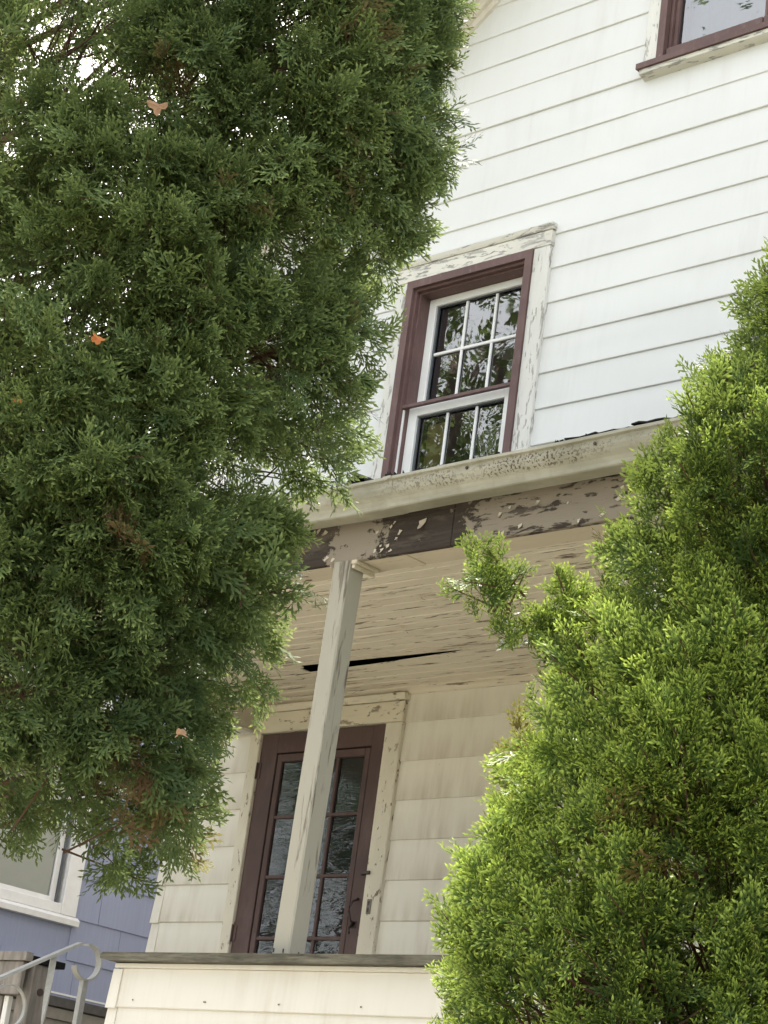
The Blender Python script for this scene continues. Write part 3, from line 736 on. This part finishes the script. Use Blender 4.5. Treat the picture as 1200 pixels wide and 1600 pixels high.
q = G(); q.strip([P(-2.048, .914), P(-2.048, .3)], (1, 0, 0), .026, .026); q.strip([P(-2.048, .3), P(-2.048, .12)], (1, 0, 0), .026, .026); q.make('newel_post', 'iron', rail)
for y in (-2.225, -2.62, -2.84, -3.06, -3.28):
    zt = 1.055+slope*(y+2.088); pts = [P(y, zt-.62*i/24) for i in range(25)]
    q = G(); q.strip(pts, (0, 1, 0), .026, .007, math.pi*1.6); q.make('baluster', 'iron', rail)
for y in (-2.41, -3.15):
    zt = 1.055+slope*(y+2.088); pts = []
    for i in range(29):
        a = 2*math.pi*i/28; pts.append(P(y+.085*math.cos(a), zt-.130+.085*math.sin(a)))
    q = G(); q.strip(pts, (1, 0, 0), .018, .006); q.make('ring', 'iron', rail)
q = G(); q.strip([P(-3.5, .27), P(-2.05, .27+slope*1.45-.6)], (1, 0, 0), .02, .012)
q.strip([P(-3.48, .27), P(-3.48, -1.05)], (1, 0, 0), .026, .026); q.make('lower_rail', 'iron', rail)

# ------------------------------------------------------------------ blue neighbour house
NXW = -11.0
blue = thing('blue_house', 'periwinkle blue shingled house with a white window beyond the steps', 'house', (NXW-3, 3.5, -1.0))
ex2 = .2667; zl0 = 1.542
WINY0, WINY1, WINZ0, WINZ1 = -.45, 1.09, 1.755, 3.50
R4 = random.Random(4)
for k in range(-1, 13):
    zb = zl0+(k-1)*ex2+.001; zt = zb+ex2
    off = R4.uniform(0, .5) if k not in (0, 1, 2) else {0: .02, 1: .36, 2: .15}[k]
    if k == -1: zb, zt = 1.33, zl0-ex2+.001; 
    if zt-zb < .02: continue
    y = -1.9+off-.61
    while y < 8.0:
        ya, yb_ = max(y, -1.9), min(y+.607, 8.0); y += .61
        if yb_-ya < .02: continue
        pcs = [(ya, yb_)]
        if zt > WINZ0-.01 and zb < WINZ1:
            pcs = []
            if ya < WINY0: pcs.append((ya, min(yb_, WINY0)))
            if yb_ > WINY1: pcs.append((max(ya, WINY1), yb_))
        for a, b_ in pcs:
            if b_-a < .01: continue
            q = G(); t0, t1 = .012+R4.uniform(0, .0015), .004
            q.add([(NXW, a, zb), (NXW, b_, zb), (NXW, b_, zt), (NXW, a, zt), (NXW+t0, a, zb), (NXW+t0, b_, zb), (NXW+t1, b_, zt+.002), (NXW+t1, a, zt+.002)],
                  [(4, 5, 6, 7), (0, 1, 5, 4), (0, 4, 7, 3), (1, 2, 6, 5), (3, 7, 6, 2)])
            q.make('shingle', 'blue', blue)
q = G(); q.box(NXW-.15, NXW-.001, -1.9, 8, 1.3, WINZ0).box(NXW-.15, NXW-.001, -1.9, WINY0+.1, WINZ0, WINZ1).box(NXW-.15, NXW-.001, WINY1-.1, 8, WINZ0, WINZ1).box(NXW-.15, NXW-.001, -1.9, 8, WINZ1, 4.75)
q.box(NXW-6, NXW-.15, -1.9, -1.75, -1.2, 4.75).box(NXW-6, NXW-.15, 7.85, 8, -1.2, 4.75).box(NXW-6.2, NXW-6, -1.9, 8, -1.2, 4.75)
q.make('wall', 'blue', blue)
bx('foundation', 'stucco', blue, NXW-.12, NXW-.004, -1.9, 8, -1.3, 1.232)
G().prism([(NXW-.05, 1.234), (NXW+.012, 1.234), (NXW+.034, 1.243), (NXW+.034, 1.300), (NXW-.05, 1.318)], 'y', -1.9, 8).make('water_table', 'dark_sill', blue)
G().prism([(NXW-.05, 1.3185), (NXW+.016, 1.3185), (NXW+.016, 1.330), (NXW-.05, 1.330)], 'y', -1.9, 8).make('drip_edge', 'white_trim', blue)
G().prism([(NXW-.003, 1.16), (NXW+.012, 1.165), (NXW+.016, 1.233), (NXW-.003, 1.233)], 'y', -1.9, 8).make('foundation_trim', 'stucco', blue)
G().prism([(NXW+.35, 4.70), (NXW-3.1, 6.6), (NXW-6.5, 4.70), (NXW-6.5, 4.60), (NXW-3.1, 6.5), (NXW+.35, 4.60)], 'y', -2.2, 8.3).make('roof', 'roofing', blue)
G().box(NXW-6, NXW-.15, -1.9, 8, 4.68, 4.70).make('attic_floor', 'dark', blue)
# its window (facing +X)
q = G(); X0 = NXW
q.box(X0, X0+.030, WINY1-.125, WINY1, WINZ0+.06, WINZ1, .003).box(X0, X0+.030, WINY0, WINY0+.125, WINZ0+.06, WINZ1, .003).box(X0, X0+.030, WINY0+.125, WINY1-.125, WINZ1-.13, WINZ1, .003)
q.box(X0, X0+.024, WINY0+.125, WINY1-.125, WINZ0+.06, WINZ0+.125, .003)
nw = q.make('window', 'white_trim', blue)
G().prism([(X0, WINZ0), (X0+.048, WINZ0+.002), (X0+.052, WINZ0+.036), (X0+.026, WINZ0+.058), (X0, WINZ0+.058)], 'y', WINY0-.02, WINY1+.022).make('sill', 'white_trim', nw)
q = G(); ya, yb_, za, zb = WINY0+.125, WINY1-.125, WINZ0+.125, WINZ1-.13
q.box(X0-.03, X0+.004, yb_-.035, yb_-.028, za, zb).make('storm_track', 'track', nw)
q = G(); q.box(X0-.045, X0-.02, yb_-.075, yb_-.035, za, zb, .002).box(X0-.045, X0-.02, ya, ya+.05, za, zb, .002).box(X0-.045, X0-.02, ya+.05, yb_-.075, za-.02, za+.035, .002).box(X0-.045, X0-.02, ya+.05, yb_-.075, zb-.05, zb, .002)
q.box(X0-.05, X0-.046, yb_-.035, yb_+.001, za-.03, zb).box(X0-.06, X0+.002, yb_-.002, yb_+.002, za, zb).box(X0-.06, X0+.002, ya, yb_, za-.03, za)
q.make('sash', 'white_trim', nw)
obj('pane', [(X0-.034, ya+.05, za+.03), (X0-.034, yb_-.075, za+.03), (X0-.034, yb_-.075, zb-.05), (X0-.034, ya+.05, zb-.05)], [(0, 1, 2, 3)], 'glass', nw)
bx('roller_shade', 'shade', nw, X0-.046, X0-.043, ya+.03, yb_-.05, za-.02, zb)
bx('room', 'interior', nw, X0-.40, X0-.38, ya-.2, yb_+.2, za-.3, zb+.2)

# ------------------------------------------------------------------ conifers
SV = np.array([0.712915, 0.701250, 0.0]); NV = np.array([-0.701250, 0.712915, 0.0]); CV = np.array(CAM)
def W3(s, z, d): return CV + np.outer(np.atleast_1d(s), SV) + np.outer(np.atleast_1d(d), NV) + np.outer(np.atleast_1d(z), [0, 0, 1.])

def frond_variant(seed, droop=0.0):
    """one flat scale-leaf spray, axis along +x, unit length; returns verts, quads, tip value"""
    r = random.Random(seed); V = []; F = []; T = []
    def blade(p, d, L, w0, t0, t1):
        n = Vector((-d.y, d.x, 0)).normalized(); q = len(V)
        up_ = Vector((0, 0, r.uniform(-.03, .03)))
        a = p; m = p+d*L*.5+up_; e = p+d*L+up_*2
        V.extend([a, m-n*w0*.5, e, m+n*w0*.5]); F.append((q, q+1, q+2, q+3)); T.extend([t0, (t0+t1)/2, t1, (t0+t1)/2])
    def curve(t): return Vector((t, .06*math.sin(t*2.2+seed), -droop*t*t+.02*math.sin(t*5+seed)))
    N = 7
    for i in range(2): blade(curve(i/2), (curve((i+1)/2+.06)-curve(i/2)), 1.0, .055, .1+.3*i, .4+.45*i)
    side = 1
    for i in range(N):
        t = .10+.80*i/(N-1); side = -side; p = curve(t)
        L = (.46*(1-t)**.8+.17)*r.uniform(.8, 1.2)
        an = math.radians(r.uniform(30, 50))*side
        d = Vector((math.cos(an), math.sin(an), r.uniform(-.25, .25)))
        blade(p, d, L, .076, t*.5, .6+.4*t)
        k = max(1, int(L/.17)); sd_ = side
        for j in range(k):
            u = (j+.9)/(k+.8); sd_ = -sd_
            a2 = an+math.radians(r.uniform(30, 48))*sd_
            d2 = Vector((math.cos(a2), math.sin(a2), r.uniform(-.35, .35)))
            blade(p+d*L*u, d2, (.27*(1-u*.45))*r.uniform(.8, 1.35), .082, .3+.4*u, 1.0)
    return np.array([v[:] for v in V]), np.array(F), np.array(T)

def snoise(Pt, fr, seed):
    r = np.random.default_rng(seed); a = np.zeros(len(Pt))
    for o in range(2):
        for k in range(5):
            d = r.normal(size=3); d /= np.linalg.norm(d)
            a += np.sin(Pt@d*fr*(1.9**o)*r.uniform(.7, 1.3)+r.uniform(0, 6.28))*(.5**o)
    return a/3.2

def norm(a): return a/np.maximum(np.linalg.norm(a, axis=1, keepdims=True), 1e-9)

def in_poly(P, poly):
    x, y = P[:, 0], P[:, 1]; ins = np.zeros(len(P), bool); n = len(poly); dist = np.full(len(P), 1e9); gr = np.zeros((len(P), 2))
    for i in range(n):
        a, b = np.array(poly[i]), np.array(poly[(i+1) % n])
        c = ((a[1] > y) != (b[1] > y)); xx = (b[0]-a[0])*(y-a[1])/((b[1]-a[1]) if b[1] != a[1] else 1e-9)+a[0]
        ins ^= c & (x < xx)
        ab = b-a; t = np.clip(((P-a)@ab)/(ab@ab+1e-12), 0, 1); q = a+t[:, None]*ab; dv = P-q; dd = np.linalg.norm(dv, axis=1)
        m = dd < dist; dist[m] = dd[m]; gr[m] = dv[m]/np.maximum(dd[m, None], 1e-6)
    return ins, dist, gr

def foliage(name, mat, parent, poly, D0, H, Rr, nspray, per, fl, grav, dense, seed, variants, tipbias, dead=.02, thin=None, bump=.10, inset=.0, back=.22, inner=.13, spray_len=.17, deadfn=None):
    r = np.random.default_rng(seed); poly = np.array(poly); mn, mx = poly.min(0), poly.max(0)
    cnt = 0; out = []
    while cnt < nspray:
        Q = r.uniform(mn, mx, (nspray*2, 2)); ins, e, gr = in_poly(Q, poly)
        keep = ins & (e > inset); pr = dense(Q); keep &= r.random(len(Q)) < pr
        Q, e, gr = Q[keep], e[keep], gr[keep]
        u = np.clip(e/Rr, 0, 1); h = H*np.sqrt(1-(1-u)**2)
        kind = r.random(len(Q)); sgn = np.where(kind < back, 1.0, -1.0)
        dep = sgn*h; innr = kind > 1-inner
        dep = np.where(innr, dep*r.uniform(-.4, .8, len(Q)), dep)
        P0 = W3(Q[:, 0], Q[:, 1], D0+dep)
        th = u*math.pi/2
        nrm = norm(-(gr[:, :1]*SV+gr[:, 1:]*np.array([0, 0, 1.]))*np.cos(th)[:, None]+NV*(sgn*np.sin(th))[:, None])
        lump = snoise(P0, 7.0, seed+1)*.45+snoise(P0, 20, seed+2)*.35+snoise(P0, 42, seed+3)*.35
        P0 = P0+nrm*(lump*bump*(.35+.65*u)-.03*u)[:, None]-nrm*np.abs(r.normal(0, .05, len(Q)))[:, None]*u[:, None]
        k1 = (lump > (-.06 if grav > 0 else -.12)) | (r.random(len(Q)) < (.34 if grav > 0 else .24)) | innr; P0, nrm, Q, e, u, lump = P0[k1], nrm[k1], Q[k1], e[k1], u[k1], lump[k1]
        if thin is not None:
            k2 = r.random(len(Q)) > thin(Q, P0); P0, nrm, Q, e, u, lump = P0[k2], nrm[k2], Q[k2], e[k2], u[k2], lump[k2]
        out.append((P0, nrm, Q, lump)); cnt += len(P0)
    P0, nrm, Q, lump = [np.concatenate([o_[i] for o_ in out])[:nspray] for i in range(4)]
    n = len(P0)
    ax = norm(nrm*.75+r.normal(0, .38, (n, 3))+np.array([0, 0, grav]))       # spray direction
    sidev = norm(np.cross(ax, r.normal(size=(n, 3)))); upn = np.cross(ax, sidev)
    isdead = r.random(n) < dead
    if deadfn is not None: isdead |= deadfn(Q, P0, r)
    tone = np.clip(.5+.35*snoise(P0, 5, seed+9)+r.normal(0, .16, n)+.25*lump, 0, 1)
    # fronds along each spray axis, alternating
    m = per; tt = (np.arange(m)+.5)/m
    FP = []; FA = []; FN = []; FS = []; FT = []; FD = []
    for j in range(m):
        t = tt[j]; ang = math.radians(62*(1-t*.85)); ph = 2.4*j+r.uniform(-.5, .5, (n, 1))
        pos = P0+ax*((t-.85)*spray_len)
        a = norm(ax*math.cos(ang)+(sidev*np.cos(ph)+upn*np.sin(ph)*.75)*math.sin(ang)+r.normal(0, .16, (n, 3))+np.array([0, 0, grav*.35]))
        nn = norm(upn+r.normal(0, .45, (n, 3)))
        FP.append(pos+r.normal(0, .006, (n, 3))); FA.append(a); FN.append(nn); FS.append(fl*r.uniform(.7, 1.2, n)*(1.15-.25*t))
        FT.append(tone+r.normal(0, .08, n)); FD.append(isdead)
    FP, FA, FN = map(np.concatenate, (FP, FA, FN)); FS, FT, FD = map(np.concatenate, (FS, FT, FD))
    FY = norm(np.cross(FN, FA)); FN = np.cross(FA, FY)
    vs = r.integers(0, len(variants), len(FP)); AV = []; AF = []; AC = []; base = 0
    for k, (V, F, T) in enumerate(variants):
        ix = np.where(vs == k)[0]
        if not len(ix): continue
        X = FP[ix][:, None, :]+FS[ix][:, None, None]*(V[None, :, 0:1]*FA[ix][:, None, :]+V[None, :, 1:2]*FY[ix][:, None, :]+V[None, :, 2:3]*FN[ix][:, None, :])
        c = np.zeros((len(ix), len(V), 4)); c[..., 3] = 1
        c[..., 0] = np.clip(T[None, :]*tipbias+.0*FT[ix][:, None], 0, 1); c[..., 1] = np.clip(FT[ix], 0, 1)[:, None]; c[..., 2] = (FD[ix]*.75)[:, None]
        f = F[None]+(np.arange(len(ix))*len(V))[:, None, None]+base
        AV.append(X.reshape(-1, 3)); AF.append(f.reshape(-1, 4)); AC.append(c.reshape(-1, 4)); base += len(ix)*len(V)
    V = np.concatenate(AV); F = np.concatenate(AF); C = np.concatenate(AC)
    o = raw_mesh(name, V, F, mat, parent, C)
    return o, P0, ax

def raw_mesh(name, V, F, mat, parent, C=None):
    c = (V.min(0)+V.max(0))/2; me = bpy.data.meshes.new(name); k = F.shape[1]
    me.vertices.add(len(V)); me.vertices.foreach_set('co', (V-c).astype(np.float32).ravel())
    me.loops.add(F.size); me.loops.foreach_set('vertex_index', F.astype(np.int32).ravel())
    me.polygons.add(len(F)); me.polygons.foreach_set('loop_start', np.arange(0, F.size, k, dtype=np.int32))
    me.update(calc_edges=True)
    if C is not None:
        a = me.color_attributes.new('leaf', 'FLOAT_COLOR', 'POINT'); a.data.foreach_set('color', C.astype(np.float32).ravel())
    me.materials.append(MAT[mat]); o = bpy.data.objects.new(name, me); COL.objects.link(o); register(o, c, parent); return o

def twigs(name, parent, P0, ax, core, frac, seed, L=.2, mat='twig', limb=.004):
    """thin stems under the sprays and longer limbs towards the trunk line core(z)->(x,y,z)"""
    r = random.Random(seed); q = G(); idx = [i for i in range(len(P0)) if r.random() < frac]
    for i in idx:
        p = Vector(P0[i]); a = Vector(ax[i]); t = core(p)
        b_ = p-a*L*.7+(t-p).normalized()*L*.5
        if r.random() < .03:
            mid = b_.lerp(t, .5)+Vector((r.uniform(-.06, .06), r.uniform(-.06, .06), r.uniform(-.08, .02)))
            q.tube([t, mid, b_, p], [limb*2.6, limb*1.7, limb, .0015], 5)
        else: q.tube([b_, p+a*.03], [.003, .0012], 3)
    return q.make(name, mat, parent)

POLY_L = [(0.11, 4.66), (0.02, 3.59), (-0.01, 2.95), (-0.02, 2.84), (0.02, 2.7), (0.06, 2.52), (0.02, 2.47), (0.03, 2.38), (0.07, 2.32), (0.05, 2.26), (0.01, 2.17), (-0.02, 2.11), (-0.03, 2.04), (-0.07, 1.98), (-0.09, 1.89), (-0.06, 1.83), (-0.06, 1.7), (-0.09, 1.62), (-0.16, 1.57), (-0.18, 1.48), (-0.17, 1.4), (-0.15, 1.36), (-0.14, 1.22), (-0.17, 1.16), (-0.23, 1.12), (-0.28, 1.07), (-0.31, 1.01), (-0.26, 0.95), (-0.27, 0.89), (-0.25, 0.84), (-0.26, 0.77), (-0.3, 0.68), (-0.36, 0.69), (-0.42, 0.69), (-0.47, 0.66), (-0.52, 0.7), (-0.56, 0.71), (-0.61, 0.69), (-0.65, 0.62), (-0.68, 0.63), (-0.82, 0.55), (-1.06, 0.57), (-1.37, 1.04), (-1.62, 1.91), (-1.66, 2.94), (-1.56, 4.36), (-1.08, 5.62), (-0.46, 5.74)]
POLY_R = [(1.02, 3.01), (0.86, 2.35), (0.71, 1.97), (0.655, 1.88), (0.585, 1.80), (0.57, 1.69), (0.60, 1.64), (0.58, 1.585), (0.515, 1.55), (0.46, 1.5), (0.4, 1.44), (0.39, 1.34), (0.38, 1.27), (0.40, 1.17), (0.36, 1.09), (0.31, 1.02), (0.3, 0.95), (0.24, 0.93), (0.23, 0.86), (0.26, 0.79), (0.22, 0.75), (0.24, 0.69), (0.17, 0.63), (0.17, 0.51), (0.2, 0.45), (0.21, 0.36), (0.19, 0.17), (0.24, -0.22), (0.30, -1.2), (0.9, -1.55), (1.5, -1.2), (1.7, 0.15), (1.6, 1.02), (1.36, 1.88), (1.15, 2.73)]
POLY_B = [(0.115, 1.16), (0.14, 1.215), (0.19, 1.265), (0.24, 1.25), (0.26, 1.2), (0.285, 1.13), (0.33, 1.19), (0.36, 1.20), (0.42, 1.12), (0.38, 1.05), (0.3, 1.01), (0.24, 1.02), (0.19, 1.06), (0.16, 1.1)]

VAR = [frond_variant(s, .12) for s in range(7)]
left = thing('cedar_tree', 'tall dark green cedar whose crown hangs over the left of the porch', 'tree', tuple(W3(-1.12, -1.0, 4.85)[0]))
def dens_l(Q):
    s, z = Q[:, 0], Q[:, 1]
    fl_ = -.62-(z-.34)*.19                      # left edge of what the street side shows
    d = np.where(s > fl_-.12, 1.0, .32); d = np.where(z > 3.05, d*.25, d); return d
def thin_l(Q, P0):
    s, z = Q[:, 0], Q[:, 1]; fl_ = -.62-(z-.34)*.19
    near = np.clip(1-(s-fl_)/.42, 0, 1)*np.clip((z-1.15)/.7, 0, 1)
    g = snoise(P0, 6.0, 77)
    edge_ = np.clip(1-(s-fl_)/.17, 0, 1)*np.clip((z-1.3)/.5, 0, 1)
    return np.clip(edge_*.22+near*.20+(g > .6)*.25*np.clip(1-(s+.15)/-.9*0, 0, 1)*np.clip(1-(s-fl_)/.9, .1, 1), 0, .93)
def dead_l(Q, P0, r): return (snoise(P0, 19, 5) > .98) & (r.random(len(Q)) < .5)
crown, pl_, al_ = foliage('crown', 'leaf_left', left, POLY_L, 4.4, .50, .45, 4200, 8, .068, -.10, dens_l, 21, VAR, .85, .012, thin_l, .17, 0.035, .20, .12, .11, dead_l)
def core_l(p):
    z = max(.6, p.z-.15); return Vector(W3(-1.10+.02*math.sin(z*2), z, 4.82)[0])
twigs('branches', left, pl_, al_, core_l, .55, 3)
q = G()
q.tube([tuple(W3(-1.12+.03*math.sin(z*1.7), z, 4.85+.03*math.cos(z*2.1))[0]) for z in np.linspace(-1.05, 5.2, 14)], list(np.linspace(.085, .02, 14)), 10)
q.make('trunk', 'bark', left, True)
q = G(); pts = [W3(a, b, c)[0] for a, b, c in ((-1.12, -.2, 4.85), (-.98, .6, 4.72), (-.78, 1.4, 4.58), (-.60, 2.1, 4.52), (-.47, 2.7, 4.50), (-.38, 3.4, 4.5), (-.34, 4.2, 4.5))]
q.tube([tuple(p) for p in pts], [.05, .046, .040, .034, .028, .02, .01], 8); q.make('limb', 'bark', left, True)

right = thing('arborvitae', 'bushy bright green arborvitae in front of the right end of the porch', 'tree', tuple(W3(.95, -1.25, 3.75)[0]))
VAR2 = [frond_variant(s+30, -.10) for s in range(7)]
def dens_r(Q):
    s, z = Q[:, 0], Q[:, 1]; fr_ = .98-(z+.0)*.10
    return np.where((s < fr_+.10) & (z > -.08), 1.0, .12)
def dead_r(Q, P0, r): return (snoise(P0, 9, 15) > .7) & (r.random(len(Q)) < .3)
crown, pr_, ar_ = foliage('crown', 'leaf_right', right, POLY_R, 3.7, .42, .34, 3900, 7, .052, .45, dens_r, 31, VAR2, 1.0, .01, None, .17, .018, .20, .30, .08, dead_r)
twigs('branches', right, pr_, ar_, lambda p: Vector(W3(.95, max(-.9, p.z-.25), 3.78)[0]), .5, 4)
q = G(); q.tube([tuple(W3(.95, z, 3.78)[0]) for z in np.linspace(-1.6, 2.4, 9)], list(np.linspace(.07, .012, 9)), 8); q.make('trunk', 'bark', right, True)
cb, pb_, ab_ = foliage('side_branch', 'leaf_right', right, POLY_B, 3.62, .075, .07, 50, 7, .042, .35, lambda Q: np.ones(len(Q)), 41, VAR2, 1.0, .02, None, .01, .01, .3, .2, .05)
twigs('branches', right, pb_, ab_, lambda p: Vector(W3(.40, 1.02, 3.64)[0]), .5, 5, .08, 'twig', .0015)

# ------------------------------------------------------------------ leaves caught in the cedar
def leaf_mesh(name, s_, seed, mat, loc, rot, label):
    r = random.Random(seed); V = [(0, 0, 0)]; n = 20
    for i in range(n):
        a = 2*math.pi*i/n; lob = .62+.38*abs(math.cos(a*2.5))**.7*(1 if i != n//2 else .5)
        V.append((s_*lob*math.cos(a), s_*lob*math.sin(a)*.8, s_*.48*math.sin(a*2+seed)*lob+r.uniform(-.1, .1)*s_))
    V.append((-s_*1.5, .0, -s_*.2)); V.append((-s_*1.5, .04*s_, -s_*.2))
    F = [(0, i+1, (i+1) % n+1) for i in range(n)]+[(0, n+1, n+2)]
    me = bpy.data.meshes.new(name); me.from_pydata(V, [], F); me.materials.append(MAT[mat])
    o = bpy.data.objects.new(name, me); COL.objects.link(o); o.location = loc; o.rotation_euler = rot
    o['label'] = label; o['category'] = 'leaf'; o['group'] = 'dry leaves caught in the cedar'; return o
leaf_mesh('dry_leaf', .024, 1, 'brown_leaf', W3(-.575, 2.16, 3.88)[0], (1.2, .3, .6), 'large pale brown dry leaf caught high in the cedar crown')
leaf_mesh('dry_leaf', .015, 2, 'orange_leaf', W3(-.60, 1.61, 3.84)[0], (1.3, .2, .9), 'small bright orange leaf caught midway up the cedar crown')
leaf_mesh('dry_leaf', .011, 3, 'orange_leaf', W3(-.73, 1.46, 3.84)[0], (1.0, .8, .2), 'tiny orange leaf in the thin cedar foliage at the outer left edge')
leaf_mesh('dry_leaf', .014, 4, 'brown_leaf', W3(-.32, .87, 3.91)[0], (.9, .1, .4), 'narrow tan leaf caught low in the cedar near the porch')

# ------------------------------------------------------------------ trees across the street (seen mirrored in the panes)
def street_tree(x, y, h, rad, seed, label):
    t = thing('street_tree', label, 'tree', (x, y, -1.6), 'trees across the street')
    r = np.random.default_rng(seed); q = G()
    q.tube([(x+.1*math.sin(z), y, -1.6+z) for z in np.linspace(0, h*.7, 7)], list(np.linspace(.22, .07, 7)), 8); q.make('trunk', 'bark', t, True)
    n = 9000; C0 = r.normal(size=(26, 3)); C0 = C0/np.linalg.norm(C0, axis=1)[:, None]*r.uniform(.3, 1, (26, 1))
    C0 = C0*[rad, rad, h*.36]+[x, y, -1.6+h*.62]
    P_ = C0[r.integers(0, 26, n)]+r.normal(0, rad*.20, (n, 3))
    a = norm(r.normal(size=(n, 3))); b_ = norm(np.cross(a, r.normal(size=(n, 3)))); s_ = r.uniform(.07, .14, n)[:, None]
    V = np.stack([P_-a*s_, P_-b_*s_*.5, P_+a*s_, P_+b_*s_*.5], 1).reshape(-1, 3); F = np.arange(4*n).reshape(-1, 4)
    C = np.ones((4*n, 4)); C[:, 0] = .5; C[:, 1] = np.repeat(r.random(n), 4); C[:, 2] = 0
    raw_mesh('crown', V, F, 'leaf_street', t, C)
street_tree(-16.5, -10.0, 18, 3.4, 1, 'leafy tree mirrored in the upstairs window, left of the gaps')
street_tree(-25, -18, 20, 4.6, 2, 'big leafy tree across the street mirrored low in the window')
street_tree(-12.5, -14.0, 17, 3.2, 3, 'round leafy tree mirrored in the right panes upstairs')
street_tree(-20, -21, 12, 4.0, 4, 'leafy tree mirrored in the glazed porch door')
street_tree(-30, -10, 12, 4.0, 5, 'distant leafy tree mirrored in the left door panes')

for o in bpy.data.objects:
    if o.name.startswith(('crown', 'side_branch', 'branches')) and o.type == 'MESH': o['kind'] = 'stuff'
print('tris', sum(len(o.data.loops)-2*len(o.data.polygons) for o in bpy.data.objects if o.type == 'MESH'))
